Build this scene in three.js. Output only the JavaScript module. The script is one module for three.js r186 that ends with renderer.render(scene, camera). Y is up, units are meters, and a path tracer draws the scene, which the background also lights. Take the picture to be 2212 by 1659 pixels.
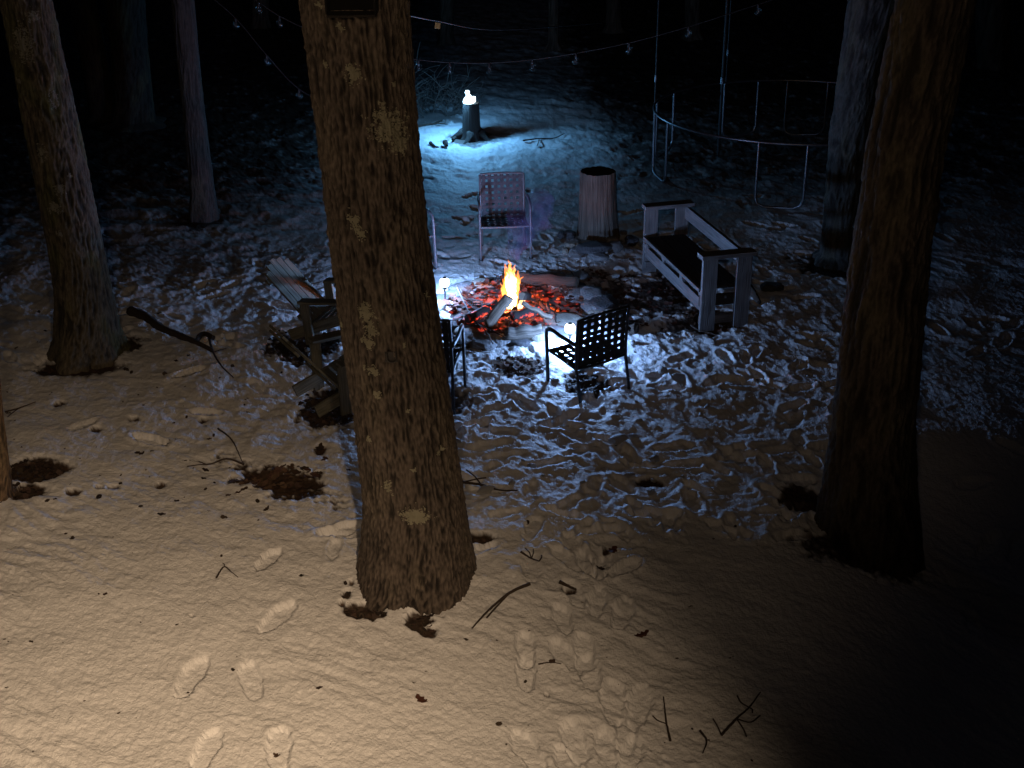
import * as THREE from 'three';
import { mergeGeometries } from 'three/addons/utils/BufferGeometryUtils.js';
import { RoundedBoxGeometry } from 'three/addons/geometries/RoundedBoxGeometry.js';

// ---------------------------------------------------------------- camera, sky, lights
const V3 = (x, y, z) => new THREE.Vector3(x, y, z);
const scene = new THREE.Scene();
const CAM_H = 4.6, VFOV = 35.4, PITCH = 25.5;
const camera = new THREE.PerspectiveCamera(VFOV, 4 / 3, 0.05, 400);
camera.position.set(0, CAM_H, 0);
camera.rotation.order = 'YXZ';
camera.rotation.set(-PITCH * Math.PI / 180, 0, -0.9 * Math.PI / 180);
camera.updateMatrixWorld();
scene.add(camera);
const renderer = new THREE.WebGLRenderer({ antialias: true });
renderer.setSize(1024, 768);
renderer.toneMapping = THREE.LinearToneMapping;
renderer.toneMappingExposure = 1.0;
renderer.shadowMap.enabled = true;
renderer.outputColorSpace = THREE.SRGBColorSpace;

{ // a moonless night sky
  const w = 32, h = 16, d = new Float32Array(w * h * 4);
  for (let j = 0; j < h; j++) for (let i = 0; i < w; i++) {
    const o = (j * w + i) * 4, up = Math.max(0, (j + 0.5) / h * 2 - 1);
    d[o] = 0.00035; d[o + 1] = 0.0005; d[o + 2] = 0.0010 + 0.0002 * up; d[o + 3] = 1;
  }
  const sky = new THREE.DataTexture(d, w, h, THREE.RGBAFormat, THREE.FloatType);
  sky.mapping = THREE.EquirectangularReflectionMapping; sky.magFilter = THREE.LinearFilter; sky.needsUpdate = true;
  scene.background = sky; scene.environment = sky;
}
const moon = new THREE.DirectionalLight(0xbfd0ff, 0.002);
moon.position.set(-30, 60, -20); moon.castShadow = true; moon.shadow.radius = 4;
Object.assign(moon.shadow.camera, { left: -30, right: 30, top: 30, bottom: -30, near: 1, far: 200 });
scene.add(moon, moon.target);

const LED = new THREE.Color().setRGB(0.29, 0.51, 1.0), CYAN = new THREE.Color().setRGB(0.17, 0.52, 1.0);
const FIRE = new THREE.Color().setRGB(1.0, 0.19, 0.055), WARM = new THREE.Color().setRGB(1.0, 0.685, 0.42);
const I_FLOOD = 172, I_SPOT = 17, I_LEFT = 8.5, I_FRONT = 6.5, I_STUMP = 7.5, I_FIRE = 14;

// ---------------------------------------------------------------- helpers
let seed = 20240117;
const rnd = () => { seed = (seed + 0x6d2b79f5) | 0; let t = Math.imul(seed ^ (seed >>> 15), 1 | seed); t = (t + Math.imul(t ^ (t >>> 7), 61 | t)) ^ t; return ((t ^ (t >>> 14)) >>> 0) / 4294967296; };
const rr = (a, b) => a + (b - a) * rnd();
const PERM = new Uint8Array(512);
{ const p = [...Array(256).keys()]; for (let i = 255; i > 0; i--) { const j = Math.floor(rnd() * (i + 1)); [p[i], p[j]] = [p[j], p[i]]; } for (let i = 0; i < 512; i++) PERM[i] = p[i & 255]; }
const fade = (t) => t * t * t * (t * (t * 6 - 15) + 10), mix = (a, b, t) => a + (b - a) * t;
const clamp = (x, a = 0, b = 1) => Math.min(b, Math.max(a, x));
const sstep = (a, b, x) => { const t = clamp((x - a) / (b - a)); return t * t * (3 - 2 * t); };
const GX = [], GY = []; for (let i = 0; i < 16; i++) { GX.push(Math.cos(i * Math.PI / 8)); GY.push(Math.sin(i * Math.PI / 8)); }
function n2(x, y, per = 0) { // gradient noise, about -0.7..0.7; tiles with period per
  const fx = Math.floor(x), fy = Math.floor(y), u = x - fx, v = y - fy;
  let x0 = fx, x1 = fx + 1, y0 = fy, y1 = fy + 1;
  if (per) { x0 = ((x0 % per) + per) % per; x1 = ((x1 % per) + per) % per; y0 = ((y0 % per) + per) % per; y1 = ((y1 % per) + per) % per; }
  x0 &= 255; x1 &= 255; y0 &= 255; y1 &= 255;
  const a = PERM[PERM[x0] + y0] & 15, b = PERM[PERM[x1] + y0] & 15, c = PERM[PERM[x0] + y1] & 15, d = PERM[PERM[x1] + y1] & 15;
  const s = fade(u), t = fade(v);
  return mix(mix(GX[a] * u + GY[a] * v, GX[b] * (u - 1) + GY[b] * v, s), mix(GX[c] * u + GY[c] * (v - 1), GX[d] * (u - 1) + GY[d] * (v - 1), s), t);
}
const grad3 = (h, x, y, z) => { h &= 15; const u = h < 8 ? x : y, v = h < 4 ? y : h === 12 || h === 14 ? x : z; return ((h & 1) ? -u : u) + ((h & 2) ? -v : v); };
function n3(x, y, z) {
  const X = Math.floor(x), Y = Math.floor(y), Z = Math.floor(z); x -= X; y -= Y; z -= Z;
  const u = fade(x), v = fade(y), w = fade(z), P = PERM;
  const A = P[X & 255] + (Y & 255), AA = P[A & 511] + (Z & 255), AB = P[(A + 1) & 511] + (Z & 255), B = P[(X + 1) & 255] + (Y & 255), BA = P[B & 511] + (Z & 255), BB = P[(B + 1) & 511] + (Z & 255);
  return mix(mix(mix(grad3(P[AA & 511], x, y, z), grad3(P[BA & 511], x - 1, y, z), u), mix(grad3(P[AB & 511], x, y - 1, z), grad3(P[BB & 511], x - 1, y - 1, z), u), v),
    mix(mix(grad3(P[(AA + 1) & 511], x, y, z - 1), grad3(P[(BA + 1) & 511], x - 1, y, z - 1), u), mix(grad3(P[(AB + 1) & 511], x, y - 1, z - 1), grad3(P[(BB + 1) & 511], x - 1, y - 1, z - 1), u), v), w);
}
// sight lines measured on the photograph (a 2212 x 1659 copy of it) give the places of things on the ground
const FPX = 829.5 / Math.tan(VFOV * Math.PI / 360);
const ray = (u, v) => V3((u - 1106) / FPX, -(v - 829.5) / FPX, -1).applyQuaternion(camera.quaternion);
const P = (u, v, h = null) => { // on the terrain, or at height h
  const d = ray(u, v), at = (y) => d.clone().multiplyScalar((y - CAM_H) / d.y).add(camera.position);
  if (h !== null) return at(h);
  let p = at(0); for (let i = 0; i < 4; i++) p = at(lowH(p.x, p.z)); return p;
};
const atZ = (u, v, z) => { const d = ray(u, v); return d.multiplyScalar(z / d.z).add(camera.position); };
const FWD = V3(0, 0, -1).applyQuaternion(camera.quaternion);
const depthOf = (p) => p.clone().sub(camera.position).dot(FWD);

const used = new Map();
function numbered(name) { const k = used.get(name) ?? 0; used.set(name, k + 1); return k ? `${name}_${String(k).padStart(3, '0')}` : name; }
function tag(o, label, category, group) { o.userData.label = label; o.userData.category = category; if (group) o.userData.group = group; return o; }
function thing(name, label, category, pos = V3(0, 0, 0), turn = 0, group) {
  const o = new THREE.Group(); o.name = numbered(name); o.position.copy(pos); o.rotation.y = turn; scene.add(o);
  return tag(o, label, category, group);
}
function part(name, geo, mat, parent, pos, rot) {
  const m = new THREE.Mesh(Array.isArray(geo) ? mergeGeometries(geo) : geo, mat); m.name = name; parent.add(m);
  if (pos) m.position.copy(pos); if (rot) m.rotation.set(...rot);
  return m;
}
function single(name, geo, mat, label, category, group) {
  const m = new THREE.Mesh(Array.isArray(geo) ? mergeGeometries(geo) : geo, mat); m.name = numbered(name); scene.add(m);
  return tag(m, label, category, group);
}
// a tapered tube along points with radii; wob roughens it
function tube(pts, radii, seg = 8, wob = 0, flat = 1, caps = true) {
  const pos = [], uv = [], idx = [], n = pts.length, N = V3(), B = V3(), T = V3();
  let ref = null, len = 0;
  for (let i = 0; i < n; i++) {
    T.subVectors(pts[Math.min(n - 1, i + 1)], pts[Math.max(0, i - 1)]).normalize();
    if (!ref) ref = Math.abs(T.y) < 0.9 ? V3(0, 1, 0) : V3(1, 0, 0);
    N.copy(ref).addScaledVector(T, -ref.dot(T)).normalize(); B.crossVectors(T, N); ref = N.clone();
    if (i) len += pts[i].distanceTo(pts[i - 1]);
    const r = Array.isArray(radii) ? radii[i] : radii;
    for (let j = 0; j <= seg; j++) {
      const a = (j % seg) / seg * Math.PI * 2, k = r * (1 + (wob ? wob * n3(pts[i].x * 9 + Math.cos(a) * 1.3, pts[i].y * 9 + Math.sin(a) * 1.3, pts[i].z * 9) : 0));
      const p = pts[i].clone().addScaledVector(N, Math.cos(a) * k * flat).addScaledVector(B, Math.sin(a) * k);
      pos.push(p.x, p.y, p.z); uv.push(len, j / seg * r * 6.28);
    }
    if (i) for (let j = 0; j < seg; j++) { const a = (i - 1) * (seg + 1) + j, b = a + seg + 1; idx.push(a, a + 1, b, b, a + 1, b + 1); }
  }
  if (caps) for (const [i, s] of [[0, 1], [n - 1, 0]]) {
    const c = pos.length / 3; pos.push(pts[i].x, pts[i].y, pts[i].z); uv.push(0, 0);
    for (let j = 0; j < seg; j++) { const a = i * (seg + 1) + j; s ? idx.push(c, a + 1, a) : idx.push(c, a, a + 1); }
  }
  const g = new THREE.BufferGeometry();
  g.setAttribute('position', new THREE.Float32BufferAttribute(pos, 3)); g.setAttribute('uv', new THREE.Float32BufferAttribute(uv, 2));
  g.setIndex(idx); g.computeVertexNormals(); return g;
}
const smooth = (pts, n = 16) => new THREE.CatmullRomCurve3(pts).getSpacedPoints(n);
// a sawn board along y with grain running along it
function board(w, l, t, bevel = 0.004) {
  const g = new RoundedBoxGeometry(w, l, t, 2, Math.min(bevel, t * 0.4)), p = g.attributes.position, nn = g.attributes.normal, uv = g.attributes.uv, o = rnd() * 7, q = rnd() * 5;
  for (let i = 0; i < p.count; i++) uv.setXY(i, p.getY(i) + o, (Math.abs(nn.getX(i)) > 0.7 ? p.getZ(i) : p.getX(i)) + q);
  return g;
}
// turns a board (along y) so that it runs from a to b, its width along side
function place(g, a, b, side) {
  const y = b.clone().sub(a).normalize(), x = side.clone().addScaledVector(y, -side.dot(y)).normalize(), z = V3().crossVectors(x, y);
  return g.applyMatrix4(new THREE.Matrix4().makeBasis(x, y, z).setPosition(a.clone().add(b).multiplyScalar(0.5)));
}
function lump(r, sx, sy, sz, rough = 0.25, det = 3, sd = rnd() * 100, facet = 0) {
  const g = new THREE.IcosahedronGeometry(1, det), p = g.attributes.position;
  for (let i = 0; i < p.count; i++) {
    const x = p.getX(i), y = p.getY(i), z = p.getZ(i);
    let k = 1 + rough * (n3(x * 1.1 + sd, y * 1.1, z * 1.1) + 0.5 * n3(x * 2.7 + sd, y * 2.7 + 4, z * 2.7) + 0.25 * n3(x * 6 + sd, y * 6 + 4, z * 6));
    p.setXYZ(i, x * k * r * sx, clamp(y * k, -0.8, 0.72 + facet) * r * sy, z * k * r * sz);
  }
  g.deleteAttribute('uv'); g.setAttribute('uv', new THREE.Float32BufferAttribute(Array.from({ length: p.count * 2 }, (_, i) => (i % 2 ? p.getY(i >> 1) + p.getZ(i >> 1) : p.getX(i >> 1)) * 2), 2));
  // weld-like smooth normals from the displaced shape
  const key = new Map(), acc = []; g.computeVertexNormals(); const nn = g.attributes.normal;
  for (let i = 0; i < p.count; i++) { const k = `${p.getX(i).toFixed(4)},${p.getY(i).toFixed(4)},${p.getZ(i).toFixed(4)}`; if (!key.has(k)) { key.set(k, acc.length); acc.push(V3()); } acc[key.get(k)].add(V3().fromBufferAttribute(nn, i)); }
  for (let i = 0; i < p.count; i++) { const v = acc[key.get(`${p.getX(i).toFixed(4)},${p.getY(i).toFixed(4)},${p.getZ(i).toFixed(4)}`)].clone().normalize(); nn.setXYZ(i, v.x, v.y, v.z); }
  return g;
}
function floatTex(n, f, m = n) {
  const d = new Float32Array(n * m * 4);
  for (let j = 0; j < m; j++) for (let i = 0; i < n; i++) { const c = f(i / n, j / m), o = (j * n + i) * 4; if (Array.isArray(c)) { d[o] = c[0]; d[o + 1] = c[1]; d[o + 2] = c[2]; } else d[o] = d[o + 1] = d[o + 2] = c; d[o + 3] = 1; }
  const t = new THREE.DataTexture(d, n, m, THREE.RGBAFormat, THREE.FloatType);
  t.wrapS = t.wrapT = THREE.RepeatWrapping; t.magFilter = THREE.LinearFilter; t.needsUpdate = true; return t;
}
const rep = (t, x, y) => { const c = t.clone(); c.repeat.set(x, y); c.needsUpdate = true; return c; };

// ---------------------------------------------------------------- materials
const snowBump = floatTex(1024, (x, y) => {
  let h = 0.5 + 0.55 * n2(x * 14, y * 14, 14) + 0.4 * n2(x * 34, y * 34, 34) + 0.34 * n2(x * 80, y * 80, 80) + 0.26 * n2(x * 170, y * 170, 170);
  return clamp(h);
});
const woodBump = floatTex(512, (x, y) => clamp(0.5 + 0.35 * n2(x * 3, y * 48, 48) + 0.3 * n2(x * 8, y * 120, 120) + 0.1 * n2(x * 60, y * 60, 60)));
const woodMap = floatTex(512, (x, y) => { const g = clamp(0.72 + 0.45 * n2(x * 2, y * 30, 30) + 0.35 * n2(x * 5, y * 90, 90) + 0.2 * n2(x * 6 + 9, y * 6, 6)); return [g, g * 0.985, g * 0.96]; });
const grit = floatTex(512, (x, y) => clamp(0.5 + 0.5 * n2(x * 12, y * 12, 12) + 0.35 * n2(x * 40, y * 40, 40) + 0.25 * n2(x * 110, y * 110, 110)));
const std = (c, roughness = 0.8, o = {}) => { const m = new THREE.MeshStandardMaterial({ roughness, ...o }); m.color.setRGB(...c); return m; };
const woodM = (c, o = {}) => std(c, 0.85, { map: rep(woodMap, 1.2, 2.2), bumpMap: rep(woodBump, 1.2, 2.2), bumpScale: 0.004, ...o });
const M = {
  snow: std([1, 1, 1], 0.62, { vertexColors: true, bumpMap: rep(snowBump, 1 / 1.3, 1 / 1.3), bumpScale: 0.007 }),
  clump: std([0.8, 0.82, 0.84], 0.6, { bumpMap: rep(snowBump, 2, 2), bumpScale: 0.01 }),
  bark: std([1, 1, 1], 0.92, { vertexColors: true, bumpMap: rep(grit, 5, 3), bumpScale: 0.007 }),
  lichen: std([0.33, 0.32, 0.235], 0.95, { bumpMap: rep(grit, 8, 8), bumpScale: 0.008 }),
  lichenGrey: std([0.2, 0.2, 0.165], 0.95, { bumpMap: rep(grit, 8, 8), bumpScale: 0.008 }),
  twig: std([0.05, 0.035, 0.026], 0.9, { bumpMap: rep(grit, 6, 6), bumpScale: 0.003 }),
  darkLog: std([0.05, 0.036, 0.027], 0.95, { bumpMap: rep(woodBump, 3, 3), bumpScale: 0.012 }),
  whiteWood: woodM([0.165, 0.168, 0.178]),
  darkWood: woodM([0.035, 0.03, 0.028]),
  greyWood: woodM([0.21, 0.208, 0.165]),
  splitWood: woodM([0.26, 0.205, 0.16]),
  charWood: woodM([0.05, 0.035, 0.03]),
  stumpWood: std([0.20, 0.172, 0.145], 0.95, { map: rep(woodMap, 0.8, 1.6), bumpMap: rep(woodBump, 0.8, 2.4), bumpScale: 0.02 }),
  charTop: std([0.012, 0.011, 0.012], 0.9, { bumpMap: rep(grit, 4, 4), bumpScale: 0.01 }),
  lampStump: std([0.055, 0.048, 0.042], 0.95, { bumpMap: rep(woodBump, 1, 3), bumpScale: 0.02 }),
  blackMetal: std([0.014, 0.014, 0.016], 0.42, { bumpMap: rep(grit, 9, 9), bumpScale: 0.0006 }),
  blackStrap: std([0.012, 0.012, 0.014], 0.7),
  greyMetal: std([0.12, 0.13, 0.15], 0.4, { metalness: 0.15 }),
  greyStrap: std([0.055, 0.055, 0.068], 0.7, { bumpMap: rep(grit, 9, 9), bumpScale: 0.001 }),
  steel: std([0.22, 0.23, 0.25], 0.35, { metalness: 0.85 }),
  darkSteel: std([0.028, 0.028, 0.03], 0.5, { metalness: 0.4 }),
  stone: std([0.22, 0.22, 0.225], 0.9, { bumpMap: rep(grit, 2, 2), bumpScale: 0.012 }),
  stoneTan: std([0.36, 0.335, 0.285], 0.9, { bumpMap: rep(grit, 2, 2), bumpScale: 0.012 }),
  stoneDark: std([0.075, 0.075, 0.082], 0.85, { bumpMap: rep(grit, 2, 2), bumpScale: 0.012 }),
  ash: std([0.085, 0.07, 0.062], 1, { bumpMap: rep(grit, 3, 3), bumpScale: 0.02 }),
  leaf: std([0.085, 0.05, 0.033], 0.8, { side: THREE.DoubleSide }),
  redLeaf: std([0.085, 0.03, 0.018], 0.8, { side: THREE.DoubleSide }),
  darkLeaf: std([0.04, 0.026, 0.018], 0.85, { side: THREE.DoubleSide }),
  wire: std([0.02, 0.02, 0.02], 0.6),
  tagWhite: std([0.72, 0.66, 0.56], 0.6),
  plate: std([0.03, 0.026, 0.026], 0.55),
  glass: new THREE.MeshPhysicalMaterial({ roughness: 0.12, transmission: 1, thickness: 0, ior: 1.5, color: 0xffffff }),
};
const emberMap = floatTex(256, (x, y) => { const e = sstep(0.06, 0.34, n2(x * 7, y * 7, 7) + 0.35 * n2(x * 19, y * 19, 19) + 0.15 * n2(x * 40, y * 40, 40)); return [e, e * e * 0.9, e * e * 0.8]; });
M.emberWood = woodM([0.03, 0.022, 0.02], { emissiveMap: rep(emberMap, 2.2, 2.2) }); M.emberWood.emissive.setRGB(1.3, 0.14, 0.03);
M.emberBed = std([0.06, 0.045, 0.04], 1, { bumpMap: rep(grit, 3, 3), bumpScale: 0.02, emissiveMap: rep(emberMap, 1.6, 1.6) }); M.emberBed.emissive.setRGB(0.5, 0.045, 0.022);
function glow(c, k) { const m = new THREE.MeshStandardMaterial({ color: 0x111111, roughness: 0.5 }); m.emissive.setRGB(c[0] * k, c[1] * k, c[2] * k); return m; }

// ---------------------------------------------------------------- ground
const PIT = P(1112, 662);
const FRONT_LAMP = P(1231, 751), LEFT_LAMP = P(962, 654);
const distTo = (p, x, z) => Math.hypot(x - p.x, z - p.z);
const bare = []; // patches where the snow has melted or been scraped away
function bareAt(u, v, ru, rv, k = 1, soft = 0.5, turn = 0) {
  const c = P(u, v), d = c.distanceTo(camera.position), dep = CAM_H / d;
  bare.push({ x: c.x, z: c.z, rx: ru * d / FPX, rz: rv * d / FPX / dep, k, soft, c: Math.cos(turn), s: Math.sin(turn) });
}
bareAt(1112, 662, 135, 72, 1, 0.35);
bareAt(1300, 640, 95, 60, 0.62, 0.9); bareAt(1200, 598, 120, 22, 0.6, 0.8); bareAt(1440, 640, 110, 60, 0.72, 0.9); bareAt(1535, 690, 75, 26, 0.9, 0.6);
bareAt(1060, 760, 150, 40, 0.42, 0.9); bareAt(1000, 700, 60, 40, 0.5, 0.9); bareAt(1125, 792, 55, 20, 0.7, 0.9);
bareAt(1268, 828, 48, 24, 1, 0.5); bareAt(655, 742, 75, 34, 1, 0.5); bareAt(712, 880, 68, 44, 1, 0.5); bareAt(985, 870, 40, 30, 0.6, 0.8);
bareAt(788, 1320, 48, 13, 1, 0.6); bareAt(900, 1342, 24, 15, 0.95, 0.9); bareAt(925, 1362, 20, 8, 0.85, 1.0); bareAt(758, 1256, 6, 5, 0.9, 0.7); bareAt(748, 1284, 9, 7, 0.9, 0.7); bareAt(738, 1304, 6, 6, 0.9, 0.7); bareAt(1035, 1160, 28, 10, 0.9, 0.5);
bareAt(600, 1032, 150, 26, 0.88, 0.75, -0.55); bareAt(690, 968, 14, 10, 1, 0.4);
bareAt(75, 1012, 60, 22, 1, 0.35); bareAt(55, 1058, 38, 14, 1, 0.3); bareAt(170, 790, 95, 16, 1, 0.3); bareAt(275, 745, 30, 20, 0.8, 0.6);
bareAt(1015, 300, 48, 14, 0.8, 0.5); bareAt(935, 250, 80, 14, 0.6, 0.8); bareAt(1740, 1075, 55, 22, 0.9, 0.5); bareAt(1850, 1200, 140, 30, 0.7, 0.6);
bareAt(1810, 570, 90, 30, 0.9, 0.5); bareAt(1290, 520, 70, 22, 0.6, 0.7); bareAt(430, 470, 60, 22, 0.9, 0.6); bareAt(290, 290, 150, 40, 0.9, 0.7);
bareAt(1395, 1040, 26, 8, 0.8, 0.8); bareAt(1310, 1190, 12, 8, 0.8, 0.7); bareAt(340, 560, 240, 50, 0.5, 0.9);
for (const [u, v, a, b] of [[245, 1050, 16, 5], [345, 1045, 10, 6], [205, 925, 10, 5], [290, 905, 12, 4], [130, 870, 14, 5], [440, 905, 10, 5], [415, 1330, 5, 2], [1230, 1268, 16, 5], [1180, 1500, 5, 4], [160, 1062, 14, 5], [215, 1052, 8, 3]]) bareAt(u, v, a, b, 1, 0.6);

function lowH(x, z) { return 0.10 * n2(x * 0.16 + 5, z * 0.16 + 2) + 0.045 * n2(x * 0.5 + 15, z * 0.5) + 0.10 * sstep(16, 30, -z) * n2(x * 0.3, z * 0.3 + 8) - 0.42 * sstep(1.7, 3.4, x + 0.25 * n2(z * 0.7, 3)) * sstep(-8.7, -7.3, z) - 0.24 * sstep(-7.5, -4.6, z); }
function cover(x, z) {
  let c = 1; const e = 0.9 * n2(x * 3.1, z * 3.1) + 0.8 * n2(x * 8.3 + 7, z * 8.3) + 0.55 * n2(x * 21, z * 21 + 3) + 0.3 * n2(x * 50, z * 50);
  for (const b of bare) {
    const dx = x - b.x, dz = z - b.z, a = (dx * b.c - dz * b.s) / b.rx, w = (dx * b.s + dz * b.c) / b.rz, q = a * a + w * w;
    if (q < 4) c = Math.min(c, 1 - b.k * sstep(1.35, 0.65, Math.sqrt(q) + b.soft * e));
  }
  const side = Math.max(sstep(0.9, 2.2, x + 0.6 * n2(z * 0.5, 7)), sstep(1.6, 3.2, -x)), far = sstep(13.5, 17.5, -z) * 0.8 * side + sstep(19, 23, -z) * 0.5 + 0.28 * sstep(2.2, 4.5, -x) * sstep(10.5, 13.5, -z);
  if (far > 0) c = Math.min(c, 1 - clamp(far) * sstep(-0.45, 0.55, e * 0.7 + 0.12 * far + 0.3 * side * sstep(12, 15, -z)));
  return c;
}
const prints = [];
function print(u, v, turn, size = 1, depth = 0.03) { const p = P(u, v); prints.push({ x: p.x, z: p.z, c: Math.cos(turn), s: Math.sin(turn), k: size, d: depth, m: 0.06 }); }
for (const [u, v, t, s] of [[413, 1462, -0.25, 1.08], [543, 1468, 0.35, 1.08], [598, 1332, -0.6, 1.05], [578, 1208, -0.5, 0.85], [445, 1622, -0.2, 1.05], [602, 1618, 0.12, 1.1], [1135, 1398, 0.05, 0.95], [1136, 1452, 0, 0.95],
  [1222, 1415, 0.6, 1.0], [1272, 1448, 0.15, 1.1], [1262, 1405, 0.05, 1.0], [1325, 1515, -0.1, 1.15], [1380, 1522, -0.3, 1.15], [1140, 1618, 0.45, 1.1], [1242, 1602, 0.3, 1.05], [1310, 1618, 0.1, 1.0], [1352, 1582, -0.1, 0.95], [1232, 1652, 0.4, 1.05], [1362, 1632, -0.2, 1.05],
  [1345, 1325, -0.3, 1], [1290, 1300, -0.2, 0.9], [1240, 1280, 0.3, 0.9], [1300, 1225, -0.3, 0.9], [1215, 1335, 0.2, 0.9], [1240, 1180, 0.4, 1], [1150, 1140, -0.3, 1], [1330, 1140, 0.6, 1]]) print(u, v, t, s, 0.027);
for (let i = 0; i < 330; i++) { // trodden ground round the fire and on the way to it
  const a = rr(0, Math.PI * 2), r = 1.2 + 4.6 * Math.pow(rnd(), 0.75); let x = PIT.x + Math.cos(a) * r, z = PIT.z + Math.sin(a) * r;
  if (i % 3 === 0) { x = rr(-0.9, 2.9); z = rr(-10.6, -6.7); }
  if (z > -6.4 || (x < -1.4 && z > -9.5 && rnd() < 0.75)) continue;
  const t = rr(0, 6.28); prints.push({ x, z, c: Math.cos(t), s: Math.sin(t), k: rr(0.8, 1.15), d: rr(0.012, 0.035), m: 0.35 });
}
const cells = new Map(), CELL = 0.45;
for (const p of prints) for (let i = -1; i <= 1; i++) for (let j = -1; j <= 1; j++) { const k = (Math.floor(p.x / CELL) + i) * 4096 + Math.floor(p.z / CELL) + j; if (!cells.has(k)) cells.set(k, []); cells.get(k).push(p); }
function printH(x, z) {
  const list = cells.get(Math.floor(x / CELL) * 4096 + Math.floor(z / CELL)); if (!list) return 0;
  let h = 0;
  for (const p of list) {
    const dx = (x - p.x) / p.k, dz = (z - p.z) / p.k, a = dx * p.s + dz * p.c, b = dx * p.c - dz * p.s;
    if (Math.abs(a) > 0.3 || Math.abs(b) > 0.2) continue;
    const w = (p.m < 0.1 ? 0.069 : 0.06) * (1 - 0.2 * Math.exp(-Math.pow((a - 0.045) / 0.045, 2))), q = Math.hypot(a / 0.155, b / w) + 0.2 * n2(x * 17, z * 17) + 0.12 * n2(x * 41, z * 41);
    h += -p.d * sstep(1.07, p.m < 0.1 ? 0.9 : 0.82, q) + p.d * p.m * Math.exp(-Math.pow((q - 1.32) / 0.24, 2)) + (q < 0.95 && p.m > 0.1 ? 0.005 * n2(a * 38 + p.x * 9, b * 14 + p.z * 9) : 0);
  }
  return Math.max(h, -0.055);
}
function trod(x, z) {
  const r = distTo(PIT, x, z);
  return Math.max(sstep(5.6, 2.2, r), sstep(-1.5, -0.4, x) * sstep(3.4, 2.2, x) * sstep(-6.2, -7.8, z) * sstep(-13, -10, z) * 0.85);
}
function groundAt(x, z) {
  const t = trod(x, z), fore = 1 - t, cv = cover(x, z);
  let h = lowH(x, z);
  // wind-worked surface: long shallow ripples running obliquely
  const a = x * 0.86 + z * 0.5, b = -x * 0.5 + z * 0.86, wx = 0.35 * n2(x * 1.7, z * 1.7 + 9);
  const rv = 0.55 + 1.1 * sstep(-0.25, 0.35, n2(x * 0.7 + 3, z * 0.7));
  h += fore * (0.014 * n2(x * 3.1, z * 3.1 + 4) * (1.4 - rv) + 0.006 * n2(x * 26 + 3, z * 26) + 0.004 * n2(x * 52, z * 52)) + fore * rv * (0.022 * n2(a * 1.3 + wx, b * 2.6) + 0.014 * n2(a * 3.0 + wx, b * 8.0 + wx * 3) + 0.0075 * n2(a * 7 + 3, b * 17 + wx * 6) + 0.0035 * n2(a * 19, b * 38));
  // broken, trodden crust
  if (t > 0.01) {
    const wr = 0.5 * n2(x * 2.3 + 4, z * 2.3), w2 = 0.5 * n2(x * 2.1, z * 2.1 + 31), jag = 0.10 * n2(x * 13, z * 13 + 2) + 0.05 * n2(x * 31 + 4, z * 31);
    const e1 = 1 - Math.abs(n2(x * 2.2 + wr, z * 2.2 + w2)) * 2.6, e2 = 1 - Math.abs(n2(x * 5.2 + w2 + 9, z * 5.2 + wr)) * 2.6;
    const step = (f, k) => { f = f * k + 40; const i = Math.floor(f); return (i + sstep(0.36, 0.64, f - i) - 40) / k; }; // plates of crust with broken edges
    const f1 = n2(x * 1.5 + wr, z * 1.5 + w2 + 7) + 0.5 * n2(x * 3.4 + w2 + 3, z * 3.4) + jag, f2 = n2(x * 4.6 + 13, z * 4.6 + wr) + 0.5 * n2(x * 10 + w2, z * 10 + 6) + jag;
    h += 0.58 * t * (0.042 * step(f1, 4.5) + 0.024 * step(f2, 3.5) + 0.014 * step(n2(x * 11 + wr, z * 11 + 3) + jag * 2, 3) + 0.007 * e1 * Math.abs(e1) + 0.007 * e2 * Math.abs(e2) + 0.009 * n2(x * 17, z * 17) + 0.009 * n2(x * 32, z * 32) + 0.006 * n2(x * 60, z * 60));
  }
  const farR = sstep(13, 18, -z) + sstep(2, 4, -x) * sstep(9, 12, -z);
  if (farR > 0) h += clamp(farR) * (0.03 * n2(x * 3, z * 3) + 0.016 * n2(x * 7.5, z * 7.5) + 0.009 * n2(x * 19, z * 19));
  h += printH(x, z);
  const bc = (1 - cv) * (1 - 0.6 * sstep(12.5, 15, -z));
  h -= 0.035 * bc - bc * (0.018 * n2(x * 26, z * 26) + 0.012 * n2(x * 55, z * 55));
  const r = distTo(PIT, x, z); h -= 0.05 * sstep(0.8, 0.5, r);
  return [h, cv];
}
const gy = (x, z) => groundAt(x, z)[0];
const onG = (p, sink = 0.01) => V3(p.x, gy(p.x, p.z) - sink, p.z);
const PG = (u, v, sink = 0.01) => onG(P(u, v), sink);
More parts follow.
